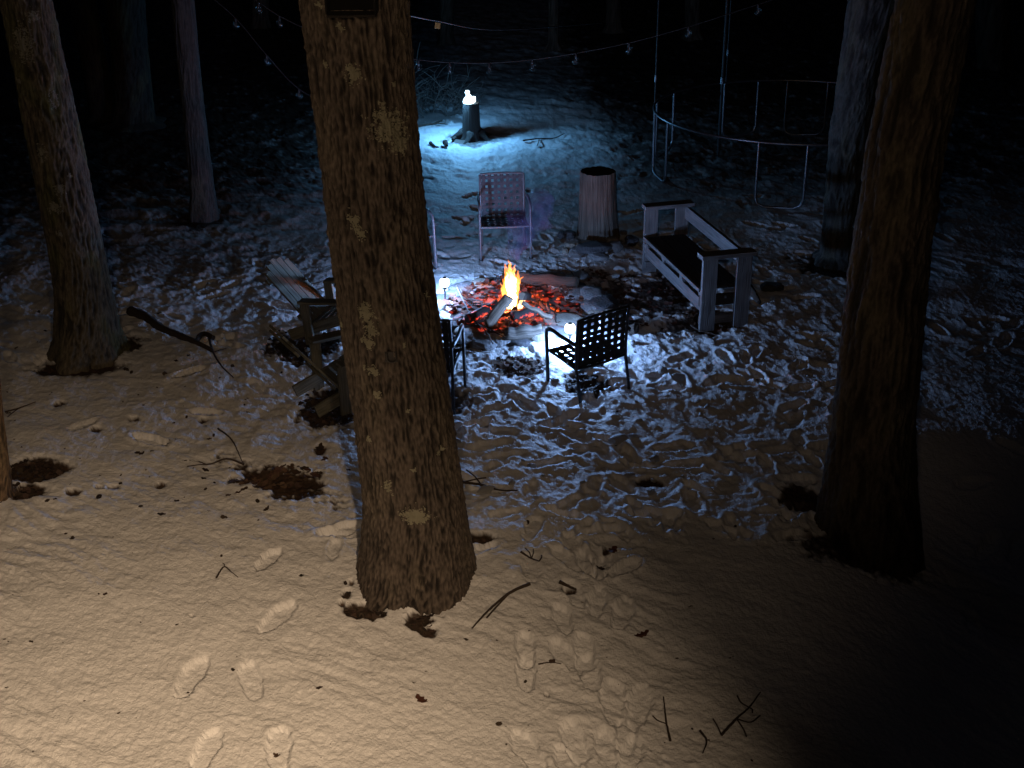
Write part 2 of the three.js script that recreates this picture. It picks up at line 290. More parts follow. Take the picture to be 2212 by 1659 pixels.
{
  const rows = [], cols = [];
  for (let i = 0; i < 14; i++) rows.push(mix(-2.5, 3.9, i / 14));
  for (let v = 1740; v > -60; v -= 2.3) { const d = ray(1106, v); rows.push(-d.z * CAM_H / -d.y); }
  const last = rows[rows.length - 1]; for (let i = 1; i <= 26; i++) rows.push(last + (150 - last) * Math.pow(i / 26, 2));
  for (let i = 24; i >= 1; i--) cols.push(-0.5 - 2.5 * Math.pow(i / 24, 2));
  for (let i = 0; i <= 800; i++) cols.push(-0.5 + i / 800);
  for (let i = 1; i <= 24; i++) cols.push(0.5 + 2.5 * Math.pow(i / 24, 2));
  const nr = rows.length, nc = cols.length, pos = new Float32Array(nr * nc * 3), uv = new Float32Array(nr * nc * 2), col = new Float32Array(nr * nc * 3), idx = new Uint32Array((nr - 1) * (nc - 1) * 6);
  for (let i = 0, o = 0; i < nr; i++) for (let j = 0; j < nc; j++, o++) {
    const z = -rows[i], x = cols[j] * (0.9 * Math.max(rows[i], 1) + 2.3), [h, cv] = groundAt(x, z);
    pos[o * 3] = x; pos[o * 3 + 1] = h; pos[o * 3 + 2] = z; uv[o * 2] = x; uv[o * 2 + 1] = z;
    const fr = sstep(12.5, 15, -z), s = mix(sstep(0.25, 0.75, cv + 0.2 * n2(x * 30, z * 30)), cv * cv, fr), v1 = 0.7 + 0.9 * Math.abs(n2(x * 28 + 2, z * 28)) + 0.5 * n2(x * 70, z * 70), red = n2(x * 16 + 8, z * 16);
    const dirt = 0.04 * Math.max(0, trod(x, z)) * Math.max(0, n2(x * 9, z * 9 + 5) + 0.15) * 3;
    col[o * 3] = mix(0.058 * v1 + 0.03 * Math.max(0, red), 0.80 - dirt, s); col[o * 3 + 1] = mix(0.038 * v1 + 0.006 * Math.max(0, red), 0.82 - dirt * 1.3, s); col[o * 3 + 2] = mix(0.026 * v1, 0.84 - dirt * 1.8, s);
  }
  let k = 0;
  for (let i = 0; i < nr - 1; i++) for (let j = 0; j < nc - 1; j++) { const a = i * nc + j, b = a + nc; idx[k++] = a; idx[k++] = a + 1; idx[k++] = b; idx[k++] = b; idx[k++] = a + 1; idx[k++] = b + 1; }
  const g = new THREE.BufferGeometry();
  g.setAttribute('position', new THREE.BufferAttribute(pos, 3)); g.setAttribute('uv', new THREE.BufferAttribute(uv, 2)); g.setAttribute('color', new THREE.BufferAttribute(col, 3));
  g.setIndex(new THREE.BufferAttribute(idx, 1)); g.computeVertexNormals();
  const m = new THREE.Mesh(g, M.snow); m.name = numbered('ground'); m.userData = { kind: 'structure', label: 'trodden snow with patches of bare leaf-strewn ground', category: 'ground' }; scene.add(m);
}

// ---------------------------------------------------------------- trees
// rows of [v, left u, right u] of a trunk as measured, the first at its foot
function makeTree(name, label, rows, o = {}) {
  const foot = P((rows[0][1] + rows[0][2]) / 2, rows[0][0]);
  const r0 = (rows[1][2] - rows[1][1]) / 2 * depthOf(foot) / FPX, zb = foot.z - r0 * 0.85, prof = [];
  for (const [v, l, r] of rows) { const p = atZ((l + r) / 2, v, zb); prof.push([p.y, p.x, (r - l) / 2 * depthOf(p) / FPX]); }
  prof[0][0] = Math.max(prof[0][0], 0.02);
  const top = prof[prof.length - 1], pre = prof[prof.length - 3] ?? prof[0], sl = (top[1] - pre[1]) / (top[0] - pre[0]), H = o.height ?? 11;
  prof.push([H, top[1] + sl * (H - top[0]) * 0.6, top[2] * 0.6]);
  const gBase = gy(foot.x, zb) - 0.12, y0 = Math.min(gBase, prof[0][0] - 0.1);
  const at = (y) => {
    let i = 0; while (i < prof.length - 2 && y > prof[i + 1][0]) i++;
    const a = prof[i], b = prof[i + 1], t = clamp((y - a[0]) / (b[0] - a[0]), i ? 0 : -0.8, 1);
    return [mix(a[1], b[1], t), Math.max(0.01, mix(a[2], b[2], t))];
  };
  const sd = o.seed ?? rnd() * 50, kx = o.kx ?? 20, ky = o.ky ?? 3.6, amp = o.amp ?? 0.016, lobes = o.lobes ?? 5;
  const relief = (th, y, r) => {
    const cx = Math.cos(th) * r, cz = Math.sin(th) * r, w = 0.35 * n3(cx * 6 + sd, cz * 6, y * 3), w2 = 0.5 * n3(cx * 3, cz * 3 + sd, y * 1.4);
    const e1 = 1 - 2.4 * Math.abs(n3(cx * kx + w * 2 + sd, cz * kx + w2 * 2, y * ky + w * 2)), e2 = 1 - 2.4 * Math.abs(n3(cx * kx * 1.9 + sd, cz * kx * 1.9 + 7, y * ky * 2.4 + w * 3));
    return [0.13 * (1 - 2.6 * Math.abs(n3(cx * kx * 0.38 + sd, cz * kx * 0.38, y * ky * 0.3 + w))) - 0.03 + 0.56 * e1 + 0.42 * e2 + 0.4 * n3(cx * 60, cz * 60, y * 22), n3(cx * 5 + 3, cz * 5, y * 2.2 + sd)];
  };
  const S = (th, y, off = 0) => { const [cx, r] = at(y), fl = Math.exp(-Math.max(0, y - gBase) / 0.3) * (o.flare ?? 0.16) * (Math.sin(th * lobes + sd) + 0.5 * Math.sin(th * (lobes - 2) + 2 * sd)); const [e] = relief(th, y, r), R = r * (1 + fl) + amp * (e - 0.3) + off; return V3(cx + Math.cos(th) * R, y, zb + Math.sin(th) * R); };
  const t = thing(name, label, 'tree', V3(0, 0, 0), 0, o.group), ns = o.ns ?? 150, ys = [];
  for (let y = y0; y < 5.6; y += o.dy ?? 0.02) ys.push(y);
  for (let y = ys[ys.length - 1] + 0.1; y <= H; y += 0.15) ys.push(y);
  const pos = [], col = [], uv = [], idx = [], [lo, hi, mossy] = [o.lo ?? [0.03, 0.021, 0.016], o.hi ?? [0.15, 0.113, 0.085], o.moss ?? [0.09, 0.085, 0.04]];
  ys.forEach((y, i) => {
    const [cx, r] = at(y);
    for (let j = 0; j <= ns; j++) {
      const th = (j % ns) / ns * Math.PI * 2, p = S(th, y), [e, big] = relief(th, y, r), k = clamp(sstep(-0.15, 0.85, e) * (1 + 0.8 * n3(Math.cos(th) * r * 85, Math.sin(th) * r * 85, y * 30)), 0, 1.3), ms = (o.mossy ?? 0.3) * sstep(0.02, 0.35, big);
      pos.push(p.x, p.y, p.z); uv.push(j / ns * 6.28 * r, y);
      for (let c = 0; c < 3; c++) col.push(mix(mix(lo[c], hi[c], k), mossy[c] * (0.4 + 0.6 * k), ms) * (1 + 0.3 * big));
      if (i && j < ns) { const a = (i - 1) * (ns + 1) + j, b = a + ns + 1; idx.push(a, b, a + 1, b, b + 1, a + 1); }
    }
  });
  const g = new THREE.BufferGeometry();
  g.setAttribute('position', new THREE.Float32BufferAttribute(pos, 3)); g.setAttribute('color', new THREE.Float32BufferAttribute(col, 3)); g.setAttribute('uv', new THREE.Float32BufferAttribute(uv, 2));
  g.setIndex(idx); g.computeVertexNormals();
  part('trunk', g, M.bark, t);
  // bare winter limbs, above the frame
  if (!o.noLimbs) for (let k = 0; k < 6; k++) {
    const y = mix(6.2, H - 0.4, k / 5), [cx, r] = at(y), a = k * 2.4 + sd, L = rr(1.6, 2.8), q = [];
    for (let i = 0; i <= 8; i++) { const s = i / 8; q.push(V3(cx + Math.cos(a + s * 0.5) * L * s, y + L * 0.6 * s + 0.15 * Math.sin(s * 9), zb + Math.sin(a + s * 0.5) * L * s)); }
    const gs = [tube(q, q.map((_, i) => r * 0.42 * (1 - i / 9)), 7, 0.3)];
    for (let b = 2; b < 8; b++) { const d = q[b], e = d.clone().add(V3(rr(-0.8, 0.8), rr(0.3, 0.9), rr(-0.8, 0.8))); gs.push(tube([d, d.clone().lerp(e, 0.5).add(V3(0, 0.06, 0)), e], [r * 0.14, r * 0.08, 0.006], 5)); }
    part('limb', gs, M.twig, t);
  }
  const hit = (u, v) => { // the angle and height where a sight line meets the bark
    let p = atZ(u, v, zb); for (let i = 0; i < 6; i++) { const [cx, r] = at(p.y), s = clamp((p.x - cx) / r, -0.97, 0.97); p = atZ(u, v, zb + r * Math.sqrt(1 - s * s)); }
    const [cx, r] = at(p.y); return { th: Math.PI / 2 - Math.asin(clamp((p.x - cx) / r, -0.98, 0.98)), y: p.y, r, scale: depthOf(p) / FPX };
  };
  const lichen = (u, v, ru, rv, mat = M.lichen, thr = 0.0) => { // a crust of lobes standing a few millimetres off the bark
    const c = hit(u, v), cell = 0.0055, wx = ru * c.scale, wy = rv * c.scale / 0.9, nx = Math.ceil(wx * 1.55 / cell), ny = Math.ceil(wy * 1.55 / cell), id = new Map(), pp = [], ii = [], s0 = rnd() * 90;
    const inside = (i, j) => { const a = i * cell / wx, b = j * cell / wy, q = Math.hypot(a, b); return 1 - 1.35 * q + 0.75 * n2(i * 0.11 + s0, j * 0.11) + 0.9 * n2(i * 0.27 + s0, j * 0.27 + 5) + 0.95 * n2(i * 0.61, j * 0.61 + s0) > 0.03 + thr; };
    const vert = (i, j) => { const k = i * 4096 + j; if (!id.has(k)) { const off = 0.003 + 0.009 * Math.abs(n2(i * 0.4 + s0, j * 0.4)), p = S(c.th - (i + 0.5 * n2(i * 1.7, j * 1.7)) * cell / c.r, c.y + (j + 0.5 * n2(i * 1.7 + 50, j * 1.7)) * cell, off); id.set(k, pp.length / 3); pp.push(p.x, p.y, p.z); } return id.get(k); };
    for (let i = -nx; i < nx; i++) for (let j = -ny; j < ny; j++) if (inside(i, j)) { const a = vert(i, j), b = vert(i + 1, j), d = vert(i, j + 1), e = vert(i + 1, j + 1); ii.push(a, b, d, d, b, e); }
    if (!ii.length) return;
    const lg = new THREE.BufferGeometry(); lg.setAttribute('position', new THREE.Float32BufferAttribute(pp, 3)); lg.setAttribute('uv', new THREE.Float32BufferAttribute(pp.flatMap((x, i) => (i % 3 === 2 ? [] : [x])), 2)); lg.setIndex(ii); lg.computeVertexNormals();
    part('lichen_patch', lg, mat, t);
  };
  return { t, S, hit, lichen, at, zb };
}
const oak = makeTree('oak_tree', 'large lichen-spotted tree trunk standing in the centre foreground', [[1312, 742, 1046], [1275, 758, 1036], [1225, 774, 1024], [1160, 783, 1012], [1080, 787, 1001], [900, 768, 975], [700, 738, 947], [500, 713, 921], [300, 690, 902], [150, 670, 890], [0, 650, 880]],
  { seed: 3, ns: 340, dy: 0.0095, amp: 0.019, kx: 34, ky: 5.6, flare: 0.07, mossy: 0.12, lo: [0.016, 0.012, 0.010], hi: [0.128, 0.104, 0.086] });
for (const [u, v, a, b, k] of [[762, 160, 17, 18, -0.2], [838, 275, 48, 36, -0.05], [862, 310, 26, 26, 0], [764, 478, 17, 22, 0.05], [778, 502, 14, 20, 0.1], [790, 675, 20, 22, -0.05], [800, 712, 16, 22, -0.05], [798, 742, 18, 16, 0], [803, 800, 17, 13, 0], [815, 850, 9, 11, 0.1], [895, 1115, 32, 19, -0.15], [836, 1050, 12, 19, 0.1], [950, 975, 15, 11, 0.1], [893, 1016, 9, 6, 0], [825, 225, 14, 14, 0.25],
  [735, 60, 9, 14, 0.15], [690, 12, 18, 8, 0.1], [848, 180, 7, 6, 0], [740, 700, 8, 12, 0.2], [870, 745, 6, 8, 0.1], [800, 950, 9, 11, 0.2], [880, 890, 7, 9, 0.2], [920, 640, 9, 14, 0.25], [705, 140, 8, 12, 0.25]]) oak.lichen(u, v, a, b, M.lichen, k);
const leftOak = makeTree('leaning_tree', 'mossy leaning tree trunk with flared foot at the left', [[790, 100, 292], [765, 110, 270], [730, 120, 256], [640, 122, 240], [553, 112, 223], [277, 57, 168], [120, 28, 132], [0, 4, 108]],
  { seed: 11, ns: 200, dy: 0.02, amp: 0.018, flare: 0.14, lo: [0.02, 0.018, 0.013], hi: [0.115, 0.10, 0.072], moss: [0.08, 0.085, 0.035], mossy: 0.8 });
for (const [u, v, a, b, k] of [[50, 95, 22, 40, 0.05], [40, 175, 10, 10, 0.1], [115, 215, 12, 22, 0.1], [90, 330, 15, 20, 0.15], [130, 410, 14, 14, 0], [118, 450, 20, 16, 0.2], [128, 505, 9, 9, 0.1], [70, 35, 18, 14, 0.15], [150, 380, 6, 6, 0]]) leftOak.lichen(u, v, a, b, M.lichenGrey, k);
makeTree('slender_tree', 'slim grey trunk in the dark behind the mossy leaning tree', [[478, 400, 478], [460, 408, 470], [420, 411, 463], [280, 400, 446], [140, 385, 430], [0, 371, 418]], { seed: 21, ns: 110, dy: 0.035, amp: 0.012, kx: 26, ky: 2.2, flare: 0.12, lo: [0.03, 0.028, 0.026], hi: [0.09, 0.08, 0.073], mossy: 0.3 });
makeTree('broad_tree', 'broad dark trunk farthest back at the left, right of its twin', [[278, 235, 352], [262, 246, 338], [220, 250, 330], [110, 242, 318], [0, 232, 311]], { seed: 31, ns: 110, dy: 0.05, amp: 0.02, lo: [0.012, 0.011, 0.01], hi: [0.045, 0.042, 0.035], mossy: 0.4 });
makeTree('shadowed_tree', 'barely visible dark trunk at the far left behind the mossy leaning tree', [[262, 188, 262], [245, 194, 252], [120, 174, 228], [0, 150, 206]], { seed: 35, ns: 80, dy: 0.06, amp: 0.02, lo: [0.012, 0.011, 0.01], hi: [0.04, 0.037, 0.03] });
const rightOak = makeTree('furrowed_tree', 'tall brown trunk with long furrows at the right, nearest on that side', [[1212, 1738, 2000], [1180, 1752, 1990], [1120, 1770, 1982], [1050, 1784, 1976], [920, 1802, 1970], [614, 1835, 1997], [307, 1881, 2036], [0, 1942, 2100]],
  { seed: 41, ns: 220, dy: 0.02, amp: 0.026, kx: 11, ky: 1.5, flare: 0.1, lo: [0.014, 0.0105, 0.007], hi: [0.082, 0.067, 0.052], mossy: 0.25 });
makeTree('grey_tree', 'grey ridged trunk standing behind the tall brown trunk at the right', [[572, 1762, 1862], [548, 1772, 1850], [480, 1780, 1850], [307, 1793, 1868], [150, 1815, 1900], [0, 1836, 1940]], { seed: 51, ns: 140, dy: 0.03, amp: 0.026, kx: 12, ky: 2, flare: 0.15, lo: [0.012, 0.013, 0.012], hi: [0.07, 0.073, 0.065], mossy: 0.3 });
makeTree('young_tree', 'thin young tree cut by the left edge of the picture', [[1082, -42, 30], [1062, -34, 24], [1020, -30, 20], [960, -30, 13], [900, -32, 6], [840, -34, 0], [700, -44, -12]], { seed: 61, ns: 90, dy: 0.02, amp: 0.006, kx: 30, ky: 4, flare: 0.12, height: 6, noLimbs: true, hi: [0.2, 0.14, 0.09] });
for (const [v, l, r, s] of [[120, 690, 740, 71], [95, 950, 978, 72], [85, 1480, 1512, 73], [110, 1185, 1206, 74], [70, 1310, 1340, 75], [150, 2110, 2180, 76], [140, 60, 100, 77], [60, 545, 580, 78]])
  makeTree('forest_tree', 'dim trunk among the trees in the dark beyond the clearing', [[v, l - 6, r + 6], [v - 14, l, r], [v / 2, l, r], [0, l, r]], { seed: s, ns: 40, dy: 0.15, amp: 0.02, group: 'trunks in the dark beyond the clearing', noLimbs: true });

// ---------------------------------------------------------------- what hangs on the big trunk
{ // a dark box fixed high on the trunk
  const c = oak.hit(786, 25), p = oak.S(Math.PI / 2, c.y), t = thing('trunk_box', 'dark shallow box with pale lower lip fixed high on the big trunk', 'box', p.clone().add(V3(0.03, 0.02, 0.02)));
  const B = (w, h, d, x, y, z) => new RoundedBoxGeometry(w, h, d, 2, 0.004).translate(x, y, z);
  part('shell', [B(0.26, 0.012, 0.13, 0, 0.18, 0.06), B(0.012, 0.19, 0.13, -0.124, 0.085, 0.06), B(0.012, 0.19, 0.13, 0.124, 0.085, 0.06), B(0.236, 0.18, 0.012, 0, 0.085, 0.0)], M.charTop, t);
  part('lip', B(0.25, 0.014, 0.14, 0, -0.018, 0.062), M.darkWood, t);
}
{
  const c = oak.hit(845, 770), p = oak.S(c.th, c.y, 0.012), t = thing('trunk_plate', 'small dark plate with a rounded hook screwed to the big trunk', 'plate', p, Math.PI / 2 - c.th);
  part('plate', new RoundedBoxGeometry(0.075, 0.07, 0.008, 2, 0.003), M.plate, t);
  const q = []; for (let i = 0; i <= 14; i++) { const a = Math.PI * i / 14; q.push(V3(Math.cos(a) * -0.026 + 0.004, -0.005 - Math.sin(a) * 0.024, 0.012)); } q.unshift(V3(-0.022, 0.03, 0.012)); q.push(V3(0.03, 0.03, 0.012));
  part('hook', tube(q, 0.005, 8), M.darkSteel, t);
  part('screw', new THREE.SphereGeometry(0.005, 8, 6).translate(-0.03, 0.026, 0.004), M.darkSteel, t); part('screw', new THREE.SphereGeometry(0.005, 8, 6).translate(0.031, -0.026, 0.004), M.darkSteel, t);
}

// ---------------------------------------------------------------- fire pit
const turnTo = (fx, fz) => Math.atan2(fx, fz);
const pit = thing('fire_pit', 'stone ring of the fire pit with ash and litter inside', 'fire pit', V3(PIT.x, gy(PIT.x, PIT.z), PIT.z));
{
  const g = new THREE.CircleGeometry(0.72, 64, 0, Math.PI * 2), rings = []; g.dispose();
  const pos = [], idx = [], uv = [], N = 56, R = 22;
  for (let i = 0; i <= R; i++) for (let j = 0; j <= N; j++) { const r = 0.74 * i / R, a = (j % N) / N * 6.2832, x = Math.cos(a) * r, z = Math.sin(a) * r; pos.push(x, 0.035 + 0.05 * (1 - r / 0.74) + 0.045 * n2(x * 8 + 3, z * 8) + 0.03 * n2(x * 22, z * 22), z); uv.push(x, z); if (i && j < N) { const A = (i - 1) * (N + 1) + j, B = A + N + 1; idx.push(A, A + 1, B, B, A + 1, B + 1); } }
  const ag = new THREE.BufferGeometry(); ag.setAttribute('position', new THREE.Float32BufferAttribute(pos, 3)); ag.setAttribute('uv', new THREE.Float32BufferAttribute(uv, 2)); ag.setIndex(idx); ag.computeVertexNormals();
  part('ember_bed', ag, M.emberBed, pit);
  const kinds = [M.stone, M.stoneTan, M.stoneDark, M.stone];
  for (let k = 0; k < 25; k++) {
    const a = k / 25 * Math.PI * 2 + rr(-0.06, 0.06), rad = rr(0.78, 0.9), big = Math.sin(a) > -0.3 && Math.cos(a) > 0.1 ? 1.35 : 1;
    const s = part('stone', lump(rr(0.1, 0.14) * big, 1.25, rr(0.5, 0.8), 0.85, 0.35, 3), kinds[k % 4], pit, V3(Math.cos(a) * rad, 0.045, Math.sin(a) * rad)); s.rotation.y = -a + Math.PI / 2 + rr(-0.3, 0.3);
  }
  for (const [u, v, w] of [[1262, 640, 0.17], [1300, 660, 0.19], [1225, 690, 0.22], [1190, 716, 0.16], [1318, 690, 0.13], [1250, 600, 0.13], [1045, 742, 0.12], [1005, 735, 0.1]]) {
    const p = P(u, v); p.y = gy(p.x, p.z) + 0.02; part('stone', lump(w, 1.2, rr(0.35, 0.5), 0.9, 0.3, 4), kinds[Math.floor(rnd() * 4)], pit, p.sub(pit.position)).rotation.y = rnd() * 6;
  }
}
// a firewood log from a to b
function log(label, a, b, r, mat = M.darkLog, ends = M.splitWood, split = false) {
  const t = thing('firewood_log', label, 'log', a.clone()), d = b.clone().sub(a), q = []; for (let i = 0; i <= 14; i++) q.push(d.clone().multiplyScalar(i / 14).add(V3(0.006 * Math.sin(i * 1.1), 0.006 * Math.cos(i * 0.9), 0)));
  part('bark', tube(q, q.map(() => r), split ? 5 : 18, split ? 0.12 : 0.28, 1, true), mat, t);
  const n = d.clone().normalize();
  for (const s of [0, 1]) { const c = new THREE.CircleGeometry(r * 0.86, 20), e = part('cut_end', c, ends, t, s ? d.clone().addScaledVector(n, 0.004) : n.clone().multiplyScalar(-0.004)); e.quaternion.setFromUnitVectors(V3(0, 0, 1), s ? n : n.clone().negate()); }
  return t;
}
const H = (u, v, h) => P(u, v, h);
log('pale split log leaning into the flames from the lower left', H(1052, 702, 0.10), H(1098, 642, 0.36), 0.058, M.splitWood, M.splitWood, true);
log('short charred log lying across the fire just right of the flames', H(1106, 684, 0.13), H(1165, 668, 0.16), 0.05, M.emberWood, M.charWood);
log('thin pale stick of firewood slanting down right of the flames', H(1128, 655, 0.24), H(1192, 688, 0.09), 0.026, M.splitWood, M.splitWood, true);
log('bark-covered log lying across the front of the fire pit', H(1092, 722, 0.08), H(1170, 716, 0.08), 0.07, M.stumpWood, M.splitWood);
log('snow-dusted log along the back rim of the fire pit', H(1122, 600, 0.09), H(1248, 610, 0.09), 0.06, M.darkLog, M.splitWood);
log('dark half-burnt log among the embers on the left of the fire', H(1010, 690, 0.10), H(1072, 660, 0.14), 0.05, M.emberWood, M.charWood);
log('short upright billet wedged behind the flames', H(1140, 640, 0.1), H(1128, 640, 0.33), 0.045, M.charWood, M.splitWood, true);
log('stub of log lying outside the rim right of the fire', H(1325, 705, 0.06), H(1375, 712, 0.06), 0.055, M.darkLog, M.splitWood);
{ // flames
  const t = thing('campfire_flame', 'tall orange and yellow flames of the campfire', 'flame', V3(PIT.x, pit.position.y, PIT.z));
  const flameMat = (al) => new THREE.MeshBasicMaterial({ vertexColors: true, transparent: al < 1, opacity: al });
  const outer = flameMat(0.2), mid = flameMat(0.3), core = flameMat(1);
  const tongue = (u0, v0, u1, v1, w, mat, c0, c1, bend = 0, dz = 0) => {
    const zf = PIT.z + dz, a = atZ(u0, v0, zf).sub(t.position), b = atZ(u1, v1, zf).sub(t.position), q = [], R = [], n = 26, sd = rnd() * 40;
    for (let i = 0; i <= n; i++) { const s = i / n, p = a.clone().lerp(b, s); p.x += bend * Math.sin(s * Math.PI) + 0.018 * n2(s * 4 + sd, 1) * s * 2; p.z += 0.02 * n2(s * 4 + sd, 9) * s * 2; q.push(p); R.push(w * 0.8 * Math.pow(Math.sin(Math.PI * Math.pow(clamp(s * 0.94 + 0.045), 0.62)), 0.9) * (1 + 0.5 * n2(s * 7 + sd, 3)) + 0.001); }
    const g = tube(q, R, 14, 0.55, 1, true), p = g.attributes.position, col = [], lo = Math.min(a.y, b.y), hi = Math.max(a.y, b.y);
    for (let i = 0; i < p.count; i++) { const s = Math.pow(clamp((p.getY(i) - lo) / (hi - lo)), 1.3); for (let c = 0; c < 3; c++) col.push(mix(c0[c], c1[c], s)); }
    g.setAttribute('color', new THREE.Float32BufferAttribute(col, 3));
    return part('flame_tongue', g, mat, t);
  };
  const W = [13, 8.5, 3.6], Y = [6.5, 2.7, 0.5], O = [2.8, 0.55, 0.07], R = [1.6, 0.17, 0.03];
  tongue(1092, 702, 1103, 590, 0.05, core, W, Y, 0.02); tongue(1104, 668, 1103, 586, 0.055, core, W, Y, 0.012, 0.02); tongue(1108, 640, 1112, 594, 0.03, core, W, Y, 0.004, 0.02); tongue(1098, 630, 1094, 588, 0.024, core, W, Y, 0, 0.02); tongue(1088, 640, 1082, 612, 0.016, mid, Y, O, 0, 0.03); tongue(1114, 628, 1127, 596, 0.018, mid, Y, O, 0, 0.03); tongue(1100, 600, 1099, 562, 0.02, mid, Y, O, 0.008, 0); tongue(1110, 604, 1112, 572, 0.016, mid, Y, O, -0.006, 0); tongue(1100, 690, 1114, 612, 0.035, core, W, Y, -0.01, 0.04);
  tongue(1097, 690, 1091, 570, 0.062, mid, Y, O, 0.02, -0.02); tongue(1106, 672, 1106, 578, 0.06, mid, Y, O, 0.01, -0.03); tongue(1110, 660, 1121, 583, 0.042, mid, Y, O, 0, -0.02); tongue(1100, 650, 1086, 602, 0.03, mid, Y, O, 0, 0.01);
  tongue(1096, 665, 1095, 588, 0.075, outer, O, R, 0.0, -0.04); tongue(1110, 650, 1116, 592, 0.05, outer, O, R, 0, -0.06); tongue(1122, 668, 1132, 640, 0.03, mid, W, O, 0, 0.03); tongue(1086, 706, 1090, 680, 0.03, mid, W, O, 0, 0.07); tongue(1078, 668, 1078, 640, 0.018, mid, O, R, 0, 0.0); tongue(1118, 690, 1126, 660, 0.035, mid, Y, O, 0, 0.05);
  const l = new THREE.PointLight(FIRE, I_FIRE, 0, 2); l.position.copy(atZ(1101, 648, PIT.z + 0.01)); l.castShadow = true; l.shadow.radius = 3; l.name = 'fire'; scene.add(l);
}
{ // a thin drift of smoke leaning to the right above the flames
  const sm = new THREE.MeshStandardMaterial({ transparent: true, opacity: 0.055, roughness: 1, depthWrite: false }); sm.color.setRGB(0.09, 0.08, 0.2);
  const t = thing('campfire_smoke', 'thin violet smoke drifting up to the right from the flames', 'smoke', V3(PIT.x, pit.position.y, PIT.z)), gs = [];
  for (const [k, off] of [[1.15, 0], [0.85, 0.02], [0.6, 0.03], [0.36, 0.03]]) { const q = [], R = []; for (let i = 0; i <= 30; i++) { const s = i / 30; q.push(V3(0.02 + 0.36 * s * s + off + 0.05 * n2(s * 3, 4 + k), 0.55 + 0.62 * s, -0.1 - 0.12 * s)); R.push(k * (0.05 + 0.2 * s) * Math.pow(Math.sin(Math.PI * clamp(s * 0.93 + 0.05)), 0.6) + 0.004); } gs.push(tube(q, R, 36, 0.5)); }
  part('smoke_plume', gs, sm, t); t.userData.kind = 'stuff';
}
{ // embers and burning litter in the pit
  const em = []; const e1 = glow([1, 0.14, 0.02], 0.9);
  for (let i = 0; i < 80; i++) { const a = rnd() * 6.28, r = 0.5 * Math.sqrt(rnd()), s = rr(0.006, 0.02); em.push(lump(s, 1, 0.7, 1, 0.4, 1).translate(PIT.x + Math.cos(a) * r, pit.position.y + 0.075 + 0.03 * (1 - r / 0.5) + rr(-0.02, 0.015), PIT.z + Math.sin(a) * r)); }
  const m = single('fire_ember', em, e1, 'glowing embers scattered over the ash of the fire pit', 'embers'); m.userData.kind = 'stuff';
}
// curled leaves: one object for each patch that nobody would count
const leafGeo = (() => { const g = new THREE.PlaneGeometry(1, 0.6, 4, 2), p = g.attributes.position; for (let i = 0; i < p.count; i++) { const x = p.getX(i), y = p.getY(i); p.setXYZ(i, x, y * (1 - 1.6 * x * x) * 1.2, 0.45 * x * x + 0.5 * y * y + 0.12 * Math.sin(x * 9 + y * 5)); } g.rotateX(-Math.PI / 2); g.computeVertexNormals(); return g; })();
function litter(label, list, mat) {
  const im = new THREE.InstancedMesh(leafGeo, mat, list.length), m = new THREE.Matrix4(), q = new THREE.Quaternion(), c = new THREE.Color();
  list.forEach(([x, y, z, s], i) => { q.setFromEuler(new THREE.Euler(rr(-0.4, 0.4), rnd() * 6.28, rr(-0.4, 0.4))); im.setMatrixAt(i, m.compose(V3(x, y, z), q, V3(s, s * 0.6, s))); const k = rr(0.4, 1.5); im.setColorAt(i, c.setRGB(k, k * rr(0.85, 1.1), k)); });
  im.name = numbered('leaf_litter'); im.userData = { kind: 'stuff', label, category: 'leaves' }; scene.add(im);
}
function patch(u, v, ru, rv, n, s0 = 0.03, s1 = 0.07, turn = 0) { const out = []; for (let i = 0; i < n; i++) { const a = rnd() * 6.28, r = Math.sqrt(rnd()), x = Math.cos(a) * r * ru, y = Math.sin(a) * r * rv, p = P(u + x * Math.cos(turn) + y * Math.sin(turn), v - x * Math.sin(turn) + y * Math.cos(turn)); const [h, cv] = groundAt(p.x, p.z); if (cv > 0.7 && rnd() < 0.85) continue; out.push([p.x, h + rr(0.0, 0.012), p.z, rr(s0, s1)]); } return out; }
litter('brown leaf litter heaped in the melted patch left of the big trunk', [...patch(600, 1032, 130, 24, 210, 0.03, 0.08, 0.28)], M.leaf);
litter('reddish dead leaves around the rim of the fire pit', [...patch(1112, 662, 130, 70, 380), ...patch(1300, 640, 90, 60, 200), ...patch(1400, 660, 90, 50, 130)], M.redLeaf);
litter('dark wet leaves under the wooden chairs', [...patch(712, 880, 66, 44, 240), ...patch(655, 742, 75, 34, 220)], M.darkLeaf);
litter('dark leaves in the melted patch under the black chair', [...patch(1268, 828, 48, 24, 150)], M.darkLeaf);
litter('brown leaves at the foot of the big trunk', [...patch(788, 1324, 50, 14, 90, 0.02, 0.05), ...patch(912, 1348, 38, 20, 70, 0.02, 0.05), ...patch(748, 1282, 12, 28, 12, 0.02, 0.05)], M.darkLeaf);
litter('dark leaves melted into the snow beside the young tree', [...patch(75, 1012, 60, 20, 140), ...patch(55, 1058, 36, 13, 60)], M.darkLeaf);
litter('leaves and scraps trodden in between the pit and the nearest chairs', [...patch(1125, 792, 60, 26, 130), ...patch(1020, 720, 60, 40, 130), ...patch(1535, 690, 75, 26, 100)], M.leaf);
